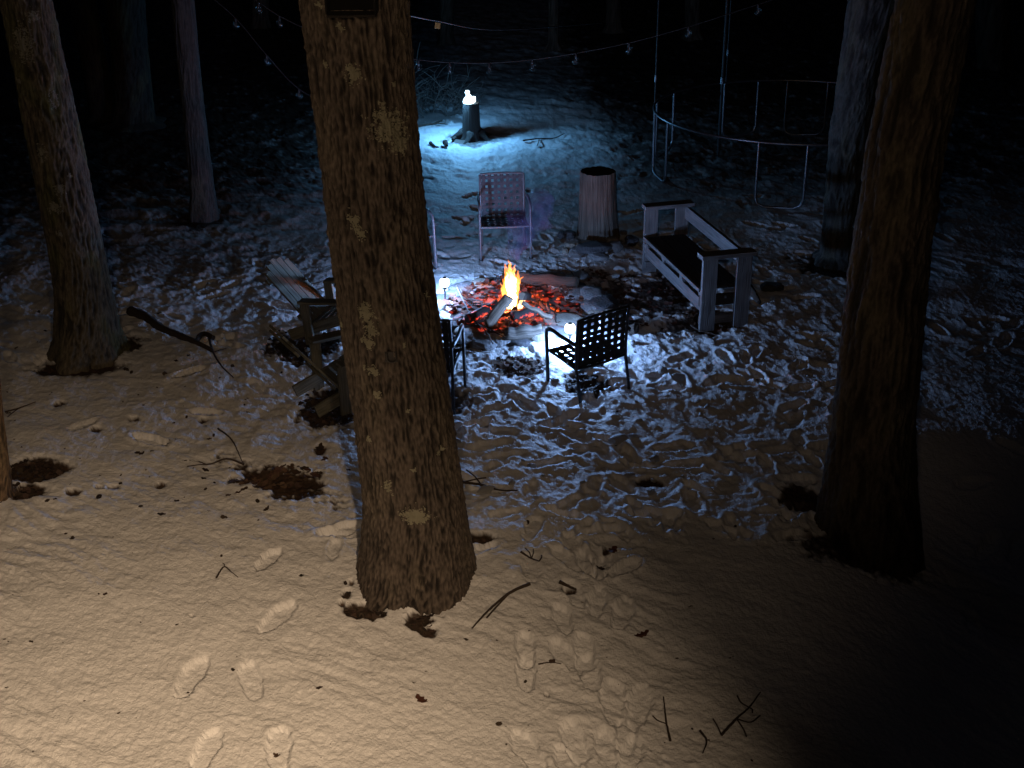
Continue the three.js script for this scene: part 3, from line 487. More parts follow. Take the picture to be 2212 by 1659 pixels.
{ // scraps blown over the snow
  const l = []; for (let i = 0; i < 150; i++) { const p = P(rr(0, 1650), 800 + 850 * Math.pow(rnd(), 1.6)); l.push([p.x, gy(p.x, p.z) + 0.004, p.z, Math.pow(rnd(), 3) * 0.035 + 0.008]); }
  for (let i = 0; i < 110; i++) { const p = P(rr(0, 560), rr(640, 1120)); l.push([p.x, gy(p.x, p.z) + 0.004, p.z, Math.pow(rnd(), 2) * 0.05 + 0.012]); }
  litter('scraps of leaf and bark scattered thinly over the snow', l, M.darkLeaf);
}
{ // glowing-lit dry leaves and sticks inside the ring
  const tan = std([0.13, 0.045, 0.024], 0.85, { side: THREE.DoubleSide });
  const l = []; for (let i = 0; i < 420; i++) { const a = rnd() * 6.28, r = 0.72 * Math.pow(rnd(), 0.45); l.push([PIT.x + Math.cos(a) * r, pit.position.y + rr(0.05, 0.13), PIT.z + Math.sin(a) * r, rr(0.04, 0.09)]); }
  litter('dry red-brown leaves and bark scraps inside the fire ring', l, tan);
}
{ // loose lumps of snow
  const g = lump(1, 1, 0.75, 1, 0.5, 2, 5), list = [];
  for (let i = 0; i < 260; i++) { const a = rnd() * 6.28, r = rr(0.85, 3.4) * Math.pow(rnd(), 0.3); const x = PIT.x + Math.cos(a) * r, z = PIT.z + Math.sin(a) * r; if (r < 0.85) continue; list.push([x, z, Math.pow(rnd(), 3) * 0.05 + 0.008]); }
  for (let i = 0; i < 60; i++) { const p = P(rr(980, 1560), rr(760, 1080)); list.push([p.x, p.z, Math.pow(rnd(), 3) * 0.04 + 0.008]); }
  const im = new THREE.InstancedMesh(g, M.clump, list.length), m = new THREE.Matrix4(), q = new THREE.Quaternion();
  list.forEach(([x, z, s], i) => { q.setFromEuler(new THREE.Euler(rr(-0.4, 0.4), rnd() * 6.28, rr(-0.4, 0.4))); im.setMatrixAt(i, m.compose(V3(x, gy(x, z) + s * 0.25, z), q, V3(s * rr(0.8, 1.5), s, s))); });
  im.name = numbered('snow_clump'); im.userData = { kind: 'stuff', label: 'loose lumps of kicked-up snow around the fire pit', category: 'snow' }; scene.add(im);
}

// ---------------------------------------------------------------- lamps
function groundLamp(label, p, h, r, I, color, hex) {
  const t = thing('garden_lamp', label, 'lamp', onG(p, 0.0));
  part('spike', tube([V3(0, -0.05, 0), V3(0, h - r * 0.7, 0)], 0.008, 8), M.darkSteel, t);
  part('collar', new THREE.CylinderGeometry(r * 0.55, r * 0.4, r * 0.5, 18).translate(0, h - r * 1.05, 0), M.darkSteel, t);
  part('lamp_globe', new THREE.SphereGeometry(r, 24, 16).translate(0, h, 0), glow(hex, 1), t);
  part('cap', new THREE.CylinderGeometry(r * 0.2, r * 0.45, r * 0.25, 16).translate(0, h + r * 1.02, 0), M.darkSteel, t);
  const l = new THREE.PointLight(color, I, 0, 2); l.position.copy(t.position).add(V3(0, h, 0)); l.castShadow = true; l.shadow.radius = r / 0.02; l.name = 'lamp'; scene.add(l);
}
groundLamp('bright white ground lamp in front of the black woven chair', FRONT_LAMP, 0.2, 0.052, I_FRONT, LED, [5, 6.4, 8]);
groundLamp('bright white ground lamp at the left rim of the fire pit', LEFT_LAMP, 0.24, 0.052, I_LEFT, LED, [5, 6.6, 9]);
for (const [label, pos, aim, I, cone, k] of [ // twin flood heads on the house, beside the camera
  ['warm flood lamp on the house beside the viewer, head tilted down to the left', V3(0.55, 4.95, 0.35), P(90, 2250), I_FLOOD, 0.565, 6],
  ['warm flood lamp on the house beside the viewer, head raised towards the trees', V3(-0.25, 5.05, 0.35), atZ(650, 300, -12), I_SPOT, 0.65, 3]]) {
  const t = thing('flood_lamp', label, 'lamp', pos);
  t.lookAt(aim);
  part('housing', new RoundedBoxGeometry(0.22, 0.16, 0.08, 2, 0.01).translate(0, 0, -0.055), M.darkSteel, t);
  part('lamp_glass', new RoundedBoxGeometry(0.2, 0.14, 0.012, 1, 0.003), glow([1, 0.69, 0.37], k), t);
  part('bracket', tube([V3(0, 0, -0.09), V3(0, 0.08, -0.16), V3(0, 0.1, -0.3)], 0.012, 8), M.darkSteel, t);
  const s = new THREE.SpotLight(WARM, I, 0, cone, 1, 2); s.position.copy(pos); s.target.position.copy(aim); s.castShadow = true; s.shadow.radius = k > 4 ? 4 : 9; s.name = 'flood'; scene.add(s, s.target);
}

// ---------------------------------------------------------------- woven patio chairs
const FRAME_R = 0.0145;
function strapChair(name, label, frame, strap, group) {
  const t = thing(name, label, 'chair', V3(0, 0, 0), 0, group), f = (n, pts, r = FRAME_R, sm = 14, flat = 1) => part(n, tube(smooth(pts, sm), r, 10, 0, flat), frame, t);
  for (const s of [-1, 1]) {
    f('rear_leg', [V3(0.25 * s, 0, -0.25), V3(0.25 * s, 0.2, -0.225), V3(0.25 * s, 0.37, -0.2)]);
    f('back_upright', [V3(0.25 * s, 0.37, -0.2), V3(0.25 * s, 0.6, -0.222), V3(0.25 * s, 0.86, -0.265)]);
    f('front_leg', [V3(0.285 * s, 0, 0.245), V3(0.285 * s, 0.3, 0.232), V3(0.285 * s, 0.55, 0.225)], 0.024, 10, 0.6);
    f('arm', [V3(0.285 * s, 0.55, 0.225), V3(0.285 * s, 0.612, 0.205), V3(0.285 * s, 0.635, 0.14), V3(0.285 * s, 0.632, -0.05), V3(0.27 * s, 0.625, -0.245)], 0.022, 18, 0.65);
    f('seat_rail', [V3(0.262 * s, 0.382, 0.228), V3(0.25 * s, 0.37, 0.05), V3(0.25 * s, 0.365, -0.2)], 0.013);
    part('foot', new THREE.CylinderGeometry(0.02, 0.022, 0.02, 12).translate(0.25 * s, 0.01, -0.25), M.blackStrap, t); part('foot', new THREE.CylinderGeometry(0.024, 0.026, 0.02, 12).translate(0.285 * s, 0.01, 0.245), M.blackStrap, t);
  }
  f('front_rail', [V3(-0.27, 0.384, 0.228), V3(0, 0.38, 0.232), V3(0.27, 0.384, 0.228)], 0.013); f('rear_rail', [V3(-0.25, 0.367, -0.2), V3(0, 0.365, -0.22), V3(0.25, 0.367, -0.2)], 0.012);
  f('top_rail', [V3(-0.25, 0.86, -0.265), V3(0, 0.868, -0.268), V3(0.25, 0.86, -0.265)], 0.013);
  // straps, woven over and under
  const back = (v, off) => { const y = mix(0.385, 0.855, v), z = v < 0.46 ? mix(-0.2, -0.222, v / 0.46) : mix(-0.222, -0.265, (v - 0.46) / 0.54); return V3(0, y, z + off); };
  const ribbon = (pts, w, side) => { // a flat band 4 mm thick
    const pos = [], idx = [], n = pts.length; pts.forEach((p, i) => { const T = V3().subVectors(pts[Math.min(n - 1, i + 1)], pts[Math.max(0, i - 1)]).normalize(), Nn = V3().crossVectors(side, T).normalize(); for (const [a, b] of [[-1, 1], [1, 1], [1, -1], [-1, -1]]) { const q = p.clone().addScaledVector(side, a * w / 2).addScaledVector(Nn, b * 0.002); pos.push(q.x, q.y, q.z); } if (i) for (let k = 0; k < 4; k++) { const A = (i - 1) * 4 + k, B = (i - 1) * 4 + (k + 1) % 4; idx.push(A, B, A + 4, A + 4, B, B + 4); } });
    const g = new THREE.BufferGeometry(); g.setAttribute('position', new THREE.Float32BufferAttribute(pos, 3)); g.setAttribute('uv', new THREE.Float32BufferAttribute(new Float32Array(n * 8), 2)); g.setIndex(idx); const ng = g.toNonIndexed(); ng.computeVertexNormals(); return ng;
  };
  const NV = 7, NH = 7, X = V3(1, 0, 0);
  for (let i = 0; i < NV; i++) { const x = mix(-0.212, 0.212, i / (NV - 1)), q = []; for (let k = 0; k <= 28; k++) { const v = k / 28; q.push(back(v, 0.005 * Math.cos(Math.PI * (v * NH - 0.5 + i))).setX(x)); } part('back_strap', ribbon(q, 0.042, X), strap, t); }
  for (let j = 0; j < NH; j++) { const v = (j + 0.5) / NH, c = back(v, 0), side = back(v + 0.03, 0).sub(back(v - 0.03, 0)).normalize(), q = []; for (let k = 0; k <= 28; k++) { const x = mix(-0.252, 0.252, k / 28), i = (x + 0.212) / 0.424 * (NV - 1); q.push(V3(x, c.y, c.z - 0.005 * Math.cos(Math.PI * (i + j)))); } part('back_strap', ribbon(q, 0.038, side), strap, t); }
  for (let i = 0; i < NV; i++) { const x = mix(-0.212, 0.212, i / (NV - 1)), q = []; for (let k = 0; k <= 24; k++) { const s = k / 24; q.push(V3(x, mix(0.368, 0.384, s) - 0.012 * Math.sin(Math.PI * s) + 0.005 * Math.cos(Math.PI * (s * 6 - 0.5 + i)), mix(-0.2, 0.23, s))); } part('seat_strap', ribbon(q, 0.042, X), strap, t); }
  for (let j = 0; j < 6; j++) { const s = (j + 0.5) / 6, q = []; for (let k = 0; k <= 24; k++) { const x = mix(-0.255, 0.255, k / 24), i = (x + 0.212) / 0.424 * (NV - 1); q.push(V3(x, mix(0.368, 0.384, s) - 0.012 * Math.sin(Math.PI * s) - 0.005 * Math.cos(Math.PI * (i + j)), mix(-0.2, 0.23, s))); } part('seat_strap', ribbon(q, 0.042, V3(0, 0, 1)), strap, t); }
  return t;
}
function seatAt(t, p, yaw, y = null) { t.position.set(p.x, y ?? gy(p.x, p.z), p.z); t.rotation.set(0, yaw, 0); }
const rot = (x, z, yaw) => V3(x * Math.cos(yaw) + z * Math.sin(yaw), 0, -x * Math.sin(yaw) + z * Math.cos(yaw));
const blackChair = strapChair('patio_chair', 'black woven strap chair seen from behind, right of the big trunk', M.blackMetal, M.blackStrap, 'woven strap chairs around the fire');
{ const a = P(1257, 868), b = P(1358, 838), w = b.clone().sub(a), yaw = turnTo(w.z, -w.x), c = a.clone().add(b).multiplyScalar(0.5).sub(rot(0, -0.25, yaw)); seatAt(blackChair, c, yaw); blackChair.rotation.order = 'YXZ'; blackChair.rotation.z = -0.055; blackChair.scale.y = 0.96; }
{ const c = blackChair.clone(); c.name = numbered('patio_chair'); scene.add(c); c.scale.y = 1; c.userData = { ...blackChair.userData, label: 'black woven strap chair mostly hidden behind the big trunk, only its right legs showing' };
  const fr = P(1001, 846), rl = P(980, 893), d = fr.clone().sub(rl), yaw = turnTo(d.x, d.z) + 0.06; seatAt(c, rl.clone().sub(rot(-0.255, -0.25, yaw)), yaw); }
const greyChair = strapChair('patio_chair', 'grey woven strap chair facing the viewer behind the fire', M.greyMetal, M.greyStrap, 'woven strap chairs around the fire');
{ const a = P(1044, 563), b = P(1142, 558), w = b.clone().sub(a), yaw = turnTo(-w.z, w.x), c = a.clone().add(b).multiplyScalar(0.5).sub(rot(0, 0.245, yaw)); seatAt(greyChair, c, yaw, Math.min(gy(a.x, a.z), gy(c.x, c.z))); }
{ const c = greyChair.clone(); c.name = numbered('patio_chair'); scene.add(c); c.userData = { ...greyChair.userData, label: 'grey woven strap chair behind the big trunk, one front leg and arm showing' };
  const f = P(942, 580), yaw = turnTo(0.55, 0.83); seatAt(c, f.clone().sub(rot(0.285, 0.245, yaw)), yaw); }

// ---------------------------------------------------------------- slat-backed wooden chairs
function woodenChair(label, post, yaw, tilt) {
  const t = thing('adirondack_chair', label, 'chair', V3(0, 0, 0), 0, 'weathered reclining wooden chairs');
  const bd = (n, w, l, th, a, b, side) => part(n, place(board(w, l ?? a.distanceTo(b), th), a, b, side), M.greyWood, t), Z = V3(0, 0, 1), X = V3(1, 0, 0);
  for (const s of [-1, 1]) {
    bd('front_leg', 0.1, null, 0.034, V3(0.29 * s, 0, 0.34), V3(0.29 * s, 0.5, 0.34), Z);
    bd('rear_post', 0.1, null, 0.036, V3(0.305 * s, 0, -0.2), V3(0.305 * s, 0.5, -0.2), Z);
    bd('arm', 0.13, null, 0.03, V3(0.325 * s, 0.517, -0.24), V3(0.325 * s, 0.517, 0.46), X);
    bd('stringer', 0.12, null, 0.032, V3(0.25 * s, 0.09, -0.46), V3(0.25 * s, 0.36, 0.36), V3(0, 1, 0));
    bd('arm_brace', 0.06, null, 0.03, V3(0.322 * s, 0.34, 0.34), V3(0.322 * s, 0.5, 0.34), Z);
  }
  for (let i = 0; i < 6; i++) { const s = i / 5, y = mix(0.235, 0.435, s), z = mix(-0.16, 0.36, s); bd('seat_slat', 0.085, null, 0.022, V3(-0.275, y, z), V3(0.275, y, z), V3(0, 0.36, 1)); }
  const r = 0.66, up = V3(0, Math.cos(r), -Math.sin(r)), o = V3(0, 0.235, -0.2);
  [0.7, 0.76, 0.79, 0.76, 0.7].forEach((L, i) => { const x = (i - 2) * 0.107; bd('back_slat', 0.1, null, 0.022, o.clone().setX(x), o.clone().setX(x).addScaledVector(up, L), X); });
  for (const k of [0.12, 0.62]) { const c = o.clone().addScaledVector(up, k).add(V3(0, -0.022, -0.022)); bd('back_rail', 0.07, null, 0.024, c.clone().setX(-0.29), c.clone().setX(0.29), up); }
  t.rotation.order = 'YXZ'; t.rotation.set(-tilt, yaw, 0);
  const c = post.clone().sub(rot(-0.305, -0.2, yaw)); t.position.set(c.x, gy(c.x, c.z) - 0.01, c.z); return t;
}
woodenChair('weathered wooden chair left of the big trunk, its reclined back catching light', P(664, 738), turnTo(0.955, 0.29), 0.07).scale.setScalar(0.9);
woodenChair('darker wooden chair against the big trunk, nearer the viewer and seen from its rear corner', P(747, 893), turnTo(0.86, -0.52), 0.0).scale.setScalar(0.95);

// ---------------------------------------------------------------- bench
{
  const far = P(1388, 588), near = P(1510, 711), ax = near.clone().sub(far), L = ax.length(), yawDir = ax.clone().normalize(), yaw = Math.atan2(yawDir.x, yawDir.z) - Math.PI / 2; // local x along the bench
  const t = thing('wooden_bench', 'pale plank bench with boxy arms at the right of the fire', 'bench', V3((far.x + near.x) / 2, 0, (far.z + near.z) / 2), yaw);
  t.position.y = gy(t.position.x, t.position.z) - 0.02;
  // in local axes: x from far to near end, z out of the bench front is -? the back lies on the side away from the fire
  const back = rot(0, 1, yaw).dot(V3(1, 0, 0)) > 0 ? 1 : -1, D = 0.5, hx = L / 2, HT = 0.74, X = V3(1, 0, 0), Y = V3(0, 1, 0), Z = V3(0, 0, 1);
  const bd = (n, w, th, a, b, side, m = M.whiteWood) => part(n, place(board(w, a.distanceTo(b), th, 0.003), a, b, side), m, t);
  for (const s of [-1, 1]) {
    bd('front_post', 0.15, 0.04, V3(hx * s, 0, 0.075 * back), V3(hx * s, HT, 0.075 * back), Z);
    bd('back_post', 0.15, 0.04, V3(hx * s, 0, (D - 0.075) * back), V3(hx * s, HT, (D - 0.075) * back), Z);
    bd('arm', 0.14, 0.042, V3((hx - 0.03) * s, HT + 0.0215, -0.02 * back), V3((hx - 0.03) * s, HT + 0.0215, (D + 0.03) * back), X);
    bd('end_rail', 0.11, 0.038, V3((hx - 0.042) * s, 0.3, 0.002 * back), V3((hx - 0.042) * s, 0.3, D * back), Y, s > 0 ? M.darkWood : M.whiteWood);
    bd('foot_rail', 0.09, 0.036, V3((hx - 0.041) * s, 0.1, 0.01 * back), V3((hx - 0.041) * s, 0.1, (D - 0.01) * back), Y);
  }
  bd('back_rail', 0.14, 0.038, V3(-hx + 0.024, HT - 0.075, (D - 0.03) * back), V3(hx - 0.024, HT - 0.075, (D - 0.03) * back), Y);
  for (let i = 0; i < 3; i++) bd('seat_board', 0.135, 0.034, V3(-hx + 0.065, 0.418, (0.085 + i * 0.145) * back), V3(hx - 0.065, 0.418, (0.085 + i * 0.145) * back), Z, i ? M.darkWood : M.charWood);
  bd('seat_edge', 0.036, 0.03, V3(-hx + 0.024, 0.418, -0.002 * back), V3(hx - 0.024, 0.418, -0.002 * back), Y);
  // apron: a board with long slant-ended slots
  const sh = new THREE.Shape([[-hx + 0.024, 0], [hx - 0.024, 0], [hx - 0.024, 0.2], [-hx + 0.024, 0.2]].map(([x, y]) => new THREE.Vector2(x, y)));
  const w = (2 * hx - 0.2) / 3; for (let i = 0; i < 3; i++) { const x = -hx + 0.07 + i * (w + 0.03), s = i % 2 ? 0.05 : 0; sh.holes.push(new THREE.Path([[x + 0.05 - s, 0.125], [x + w - s * 0.6, 0.125], [x + w - 0.05 + s * 0.6, 0.182], [x + s, 0.182]].map(([a, b]) => new THREE.Vector2(a, b)))); }
  const eg = new THREE.ExtrudeGeometry(sh, { depth: 0.03, bevelEnabled: false }); eg.translate(0, 0.2, back > 0 ? 0.012 : -0.042);
  part('apron', eg, M.whiteWood, t);
  part('bolt', new THREE.SphereGeometry(0.014, 12, 8).translate(hx - 0.015, 0.33, 0.26 * back), M.steel, t);
}

// ---------------------------------------------------------------- stumps
function stump(name, label, cat, p, rb, rt, h, mat, topMat, fl, lean = 0) {
  const t = thing(name, label, cat, onG(p, 0.04)), pos = [], uv = [], idx = [], n = 96, m = 40, sd = rnd() * 60, edge = [];
  for (let i = 0; i <= m; i++) for (let j = 0; j <= n; j++) {
    const y = h * i / m, a = (j % n) / n * 6.2832, base = mix(rb, rt, Math.pow(i / m, 0.8)) * (1 + fl * Math.exp(-y / (h * 0.13)) * (1 + 0.5 * Math.sin(a * 5 + sd) + 0.3 * Math.sin(a * 3)));
    const R = base * (1 + 0.035 * n3(Math.cos(a) * 1.6 + sd, Math.sin(a) * 1.6, y) + 0.045 * n3(Math.cos(a) * 9 + sd, Math.sin(a) * 9, y * 1.4) + 0.028 * n3(Math.cos(a) * 22 + sd, Math.sin(a) * 22, y * 2.5));
    pos.push(Math.cos(a) * R + lean * y, y + (i === m ? 0.012 * n2(a * 5, sd) : 0), Math.sin(a) * R); uv.push(y, a * rb); if (i === m) edge.push(V3(pos[pos.length - 3], pos[pos.length - 2], pos[pos.length - 1]));
    if (i && j < n) { const A = (i - 1) * (n + 1) + j, B = A + n + 1; idx.push(A, B, A + 1, B, B + 1, A + 1); }
  }
  const g = new THREE.BufferGeometry(); g.setAttribute('position', new THREE.Float32BufferAttribute(pos, 3)); g.setAttribute('uv', new THREE.Float32BufferAttribute(uv, 2)); g.setIndex(idx); g.computeVertexNormals(); part('side', g, mat, t);
  const tp = [], ti = [], tu = [], c = V3(lean * h, h - 0.004, 0); for (let k = 0; k <= 6; k++) edge.forEach((e) => { const q = c.clone().lerp(e, k / 6); q.y += k < 6 ? 0.008 * n2(q.x * 30, q.z * 30) - 0.004 : -0.002; tp.push(q.x, q.y, q.z); tu.push(q.x, q.z); });
  for (let k = 1; k <= 6; k++) for (let j = 0; j < n; j++) { const A = (k - 1) * (n + 1) + j, B = A + n + 1; ti.push(A, A + 1, B, B, A + 1, B + 1); }
  const tg = new THREE.BufferGeometry(); tg.setAttribute('position', new THREE.Float32BufferAttribute(tp, 3)); tg.setAttribute('uv', new THREE.Float32BufferAttribute(tu, 2)); tg.setIndex(ti); tg.computeVertexNormals(); part('cut_top', tg, topMat, t);
  return t;
}
const bigStump = P(1291, 506);
stump('tree_stump', 'thick bare stump with a black top behind the fire, stones around its foot', 'stump', bigStump, 0.245, 0.205, 0.82, M.stumpWood, M.charTop, 0.1, -0.01);
{
  const K = [M.stone, M.stoneTan, M.stoneDark];
  const px = (a, b) => [(2200 + a / 2.212) / 1.808, (600 + b / 2.212) / 1.808];
  [[80, 830, 105, 1, 'pale blocky stone at the left front of the stump'], [190, 800, 100, 1, 'rounded tan stone against the front of the stump'], [285, 815, 80, 1, 'small flat pale stone in front of the stump'], [260, 880, 230, 2, 'wide dark slab in front of the stump'], [60, 730, 100, 2, 'dark stone left of the stump, behind the pale blocky one'], [440, 850, 130, 0, 'big grey stone right of the stump front'], [420, 765, 85, 1, 'round tan stone touching the right side of the stump'], [590, 775, 110, 2, 'dark flat stone apart on the right of the stump'],
    [310, 930, 150, 0, 'grey slab lowest in front of the stump'], [120, 890, 120, 0, 'grey stone lying low left of the stump slabs'], [520, 690, 50, 0, 'small grey stone up behind the right of the stump'], [-10, 720, 80, 2, 'outermost dark stone on the left of the stump'], [560, 860, 60, 0, 'small stone lowest on the right of the stump'], [20, 860, 60, 1, 'small pale stone lying low, farthest left of the stump']].forEach(([a, b, w, k, label]) => {
    const [u, v] = px(a, b), p = P(u, v), r = w / 2.212 / 1.808 * p.distanceTo(camera.position) / FPX / 2 * 1.2; const s = single('stone', lump(r, 1.1, w > 140 ? 0.28 : rr(0.55, 0.85), 0.8, 0.32, 4), K[k], label, 'stone', 'stones round the thick stump'); s.position.copy(onG(p, 0)).add(V3(0, r * 0.5, 0)); s.rotation.y = rnd() * 6;
  });
}
const lampStumpAt = P(1019, 297);
const ls = stump('tree_stump', 'dark flared stump carrying the glowing lamp far behind the fire', 'stump', lampStumpAt, 0.15, 0.125, 0.6, M.lampStump, M.lampStump, 0.45, 0.0);
for (let k = 0; k < 5; k++) { const a = k * 1.26 + 0.4, q = []; for (let i = 0; i <= 8; i++) { const s = i / 8; q.push(V3(Math.cos(a + s * 0.3) * (0.14 + 0.3 * s), 0.14 * (1 - s) * (1 - s) + 0.015, Math.sin(a + s * 0.3) * (0.14 + 0.3 * s))); } part('root', tube(q, q.map((_, i) => 0.055 * (1 - i / 9) + 0.008), 9, 0.4), M.lampStump, ls); }
{
  const t = thing('stump_lamp', 'glowing white lamp with round head standing on the dark flared stump', 'lamp', ls.position.clone().add(V3(-0.03, 0.6, 0.03)));
  const g = new THREE.LatheGeometry([[0, 0], [0.1, 0.002], [0.108, 0.03], [0.092, 0.075], [0.07, 0.1], [0.05, 0.13], [0.036, 0.16], [0, 0.165]].map(([x, y]) => new THREE.Vector2(x, y)), 28);
  const w = glow([5, 7.2, 8.5], 1);
  part('lamp_body', g, w, t); part('lamp_head', lump(0.042, 1, 1.1, 1, 0.12, 3).translate(-0.02, 0.2, 0.0), w, t); part('lamp_shoulder', new RoundedBoxGeometry(0.09, 0.1, 0.08, 2, 0.02).translate(0.085, 0.07, 0.0), w, t);
  t.scale.setScalar(0.82); const l = new THREE.PointLight(CYAN, I_STUMP, 0, 2); l.position.copy(t.position).add(V3(-0.08, 0.16, 0.06)); l.castShadow = true; l.shadow.radius = 3; l.name = 'stump_lamp'; scene.add(l);
}

// ---------------------------------------------------------------- trampoline frame and poles
{
  const c0 = P(1722, 236, 0.86), RH = 0.86 + lowH(c0.x, c0.z), c = P(1722, 236, RH), R = 1.96, t = thing('trampoline_frame', 'bare round steel trampoline frame on legs at the back right', 'trampoline', V3(c.x, 0, c.z));
  const q = []; for (let i = 0; i <= 96; i++) { const a = i / 96 * 6.28319; q.push(V3(Math.cos(a) * R, RH, Math.sin(a) * R)); }
  part('ring', tube(q, 0.017, 10, 0, 1, false), M.steel, t);
  const proj = (p) => { const k = p.clone().project(camera); return (k.x + 1) * 1106; };
  const angle = (u, front) => { let best = 0, e = 1e9; for (let i = 0; i < 720; i++) { const a = i / 720 * 6.28319, s = Math.sin(a); if (front ? s < 0 : s > 0) continue; const d = Math.abs(proj(V3(c.x + Math.cos(a) * R, RH, c.z + s * R)) - u); if (d < e) { e = d; best = a; } } return best; };
  const foot = (a) => V3(Math.cos(a) * R, 0.03 + gy(c.x + Math.cos(a) * R, c.z + Math.sin(a) * R), Math.sin(a) * R);
  const pair = (a, b) => { const A = V3(Math.cos(a) * R, RH, Math.sin(a) * R), B = V3(Math.cos(b) * R, RH, Math.sin(b) * R), fa = foot(a), fb = foot(b), d = fb.clone().sub(fa).normalize(); part('leg', tube([A, fa.clone().add(V3(0, 0.12, 0)), fa.clone().addScaledVector(d, 0.03).add(V3(0, 0.04, 0)), fa.clone().addScaledVector(d, 0.12), fb.clone().addScaledVector(d, -0.12), fb.clone().addScaledVector(d, -0.03).add(V3(0, 0.04, 0)), fb.clone().add(V3(0, 0.12, 0)), B], 0.017, 10), M.steel, t); };
  pair(angle(1414, true), angle(1442, true)); pair(angle(1747, true), angle(1640, true)); pair(angle(1457, false), angle(1420, false)); pair(angle(1566, false), angle(1640, false)); pair(angle(1702, false), angle(1790, false)); pair(angle(1900, true), angle(1980, true));
  const pole = (u, v, h, r, label) => { const p = P(u, v), o = thing('tall_pole', label, 'pole', onG(p, 0.05), 0); part('shaft', tube([V3(0, 0, 0), V3(0, h, 0)], r, 10), M.darkSteel, o); part('collar', new THREE.CylinderGeometry(r * 1.5, r * 1.5, 0.09, 12).translate(0, 1.16, 0), M.steel, o); part('end_cap', new THREE.SphereGeometry(r * 1.1, 10, 8).translate(0, h, 0), M.darkSteel, o); };
  pole(1551, 335, 3.4, 0.021, 'thin dark pole in front of the trampoline frame'); pole(1411, 330, 3.3, 0.013, 'slim dark pole beside the left end of the trampoline frame'); pole(1563, 262, 3.2, 0.012, 'slim dark pole behind the trampoline frame');
}

// ---------------------------------------------------------------- string lights
function stringLights(label, pts, z, sag, u0, u1, bulbs) { // pts: places of the bulbs as seen
  const t = thing('string_lights', label, 'string lights'), hang = 0.11, q = [];
  const top = pts.map(([u, v]) => atZ(u, v, z).add(V3(0, hang, 0)));
  const a = atZ(...u0, z), b = atZ(...u1, z); part('wire', tube(smooth([a, ...top, b], 80), 0.0055, 6), M.wire, t);
  top.forEach((p) => {
    const turn = rr(-0.15, 0.15), bulb = part('socket', tube([V3(0, 0, 0), V3(0.01 * turn, -0.045, 0)], [0.011, 0.015], 10), M.wire, t, p);
    part('bulb', new THREE.SphereGeometry(0.037, 20, 14).scale(1, 1.15, 1).translate(0, -0.08, 0), M.glass, bulb);
    part('filament', tube([V3(-0.006, -0.045, 0), V3(-0.012, -0.085, 0.004), V3(0, -0.098, 0), V3(0.012, -0.085, -0.004), V3(0.006, -0.045, 0)], 0.0025, 6), M.steel, bulb);
  });
}
stringLights('string of clear bulbs sagging across the clearing above the glowing stump lamp', [[560, 27], [605, 57], [745, 118], [828, 140], [905, 151], [972, 157], [1057, 158], [1150, 151], [1244, 137], [1358, 115], [1487, 80], [1637, 32]], -13.4, 0, [480, -40], [1760, -30]);
stringLights('short string of small bulbs slanting through the dark left of the big trunk', [[510, 60], [578, 140], [647, 212]], -14.2, 0, [440, -20], [760, 250]);
{
  const z = -9.6, a = atZ(870, 30, oak.zb - 0.1), b = atZ(945, 45, z), c = atZ(1060, 64, -12), d = atZ(1300, 50, -18);
  const w = single('support_wire', tube(smooth([a, b, c, d], 40), 0.006, 6), M.wire, 'dark wire running from the big trunk back into the woods', 'wire');
  const t = thing('hanging_tag', 'small white square tag hanging on the wire right of the big trunk', 'tag', b.clone().add(V3(0.0, -0.035, 0.01)));
  part('card', new RoundedBoxGeometry(0.042, 0.046, 0.004, 2, 0.0015).rotateZ(-0.15), M.tagWhite, t); part('clip', tube([V3(0, 0.02, 0), V3(0, 0.04, -0.01)], 0.003, 6), M.steel, t);
}

// ---------------------------------------------------------------- brush, sticks, branches
{
  const base = P(935, 238), t = thing('bare_shrub', 'tangle of bare brush behind the lamp stump', 'shrub', onG(base, 0.02)), gs = [], fine = [];
  for (let k = 0; k < 60; k++) {
    const o = V3(rr(-0.75, 0.75), 0, rr(-0.5, 0.5)), dir = V3(rr(-0.6, 0.6), rr(0.7, 1.3), rr(-0.4, 0.4)), L = rr(0.4, 1.25), q = []; for (let i = 0; i <= 7; i++) { const s = i / 7; q.push(o.clone().addScaledVector(dir, L * s * 0.8).add(V3(0.16 * n2(s * 3 + k, 1), -0.28 * s * s * (k % 3), 0.16 * n2(s * 3 + k, 5)))); }
    (k < 14 ? gs : fine).push(tube(q, q.map((_, i) => (k < 14 ? 0.012 : 0.006) * (1 - i / 9)), 5));
    for (let b = 1; b < 6; b++) { const e = q[b].clone().add(V3(rr(-0.35, 0.35), rr(-0.1, 0.35), rr(-0.3, 0.3))); fine.push(tube([q[b], q[b].clone().lerp(e, 0.5).add(V3(0, 0.03, 0)), e], [0.005, 0.004, 0.002], 4)); }
  }
  const mt = std([0.06, 0.052, 0.045], 0.9);
  gs.forEach((g) => part('stem', g, mt, t)); const f = part('twigs', fine, mt, t); f.userData.kind = 'stuff';
}
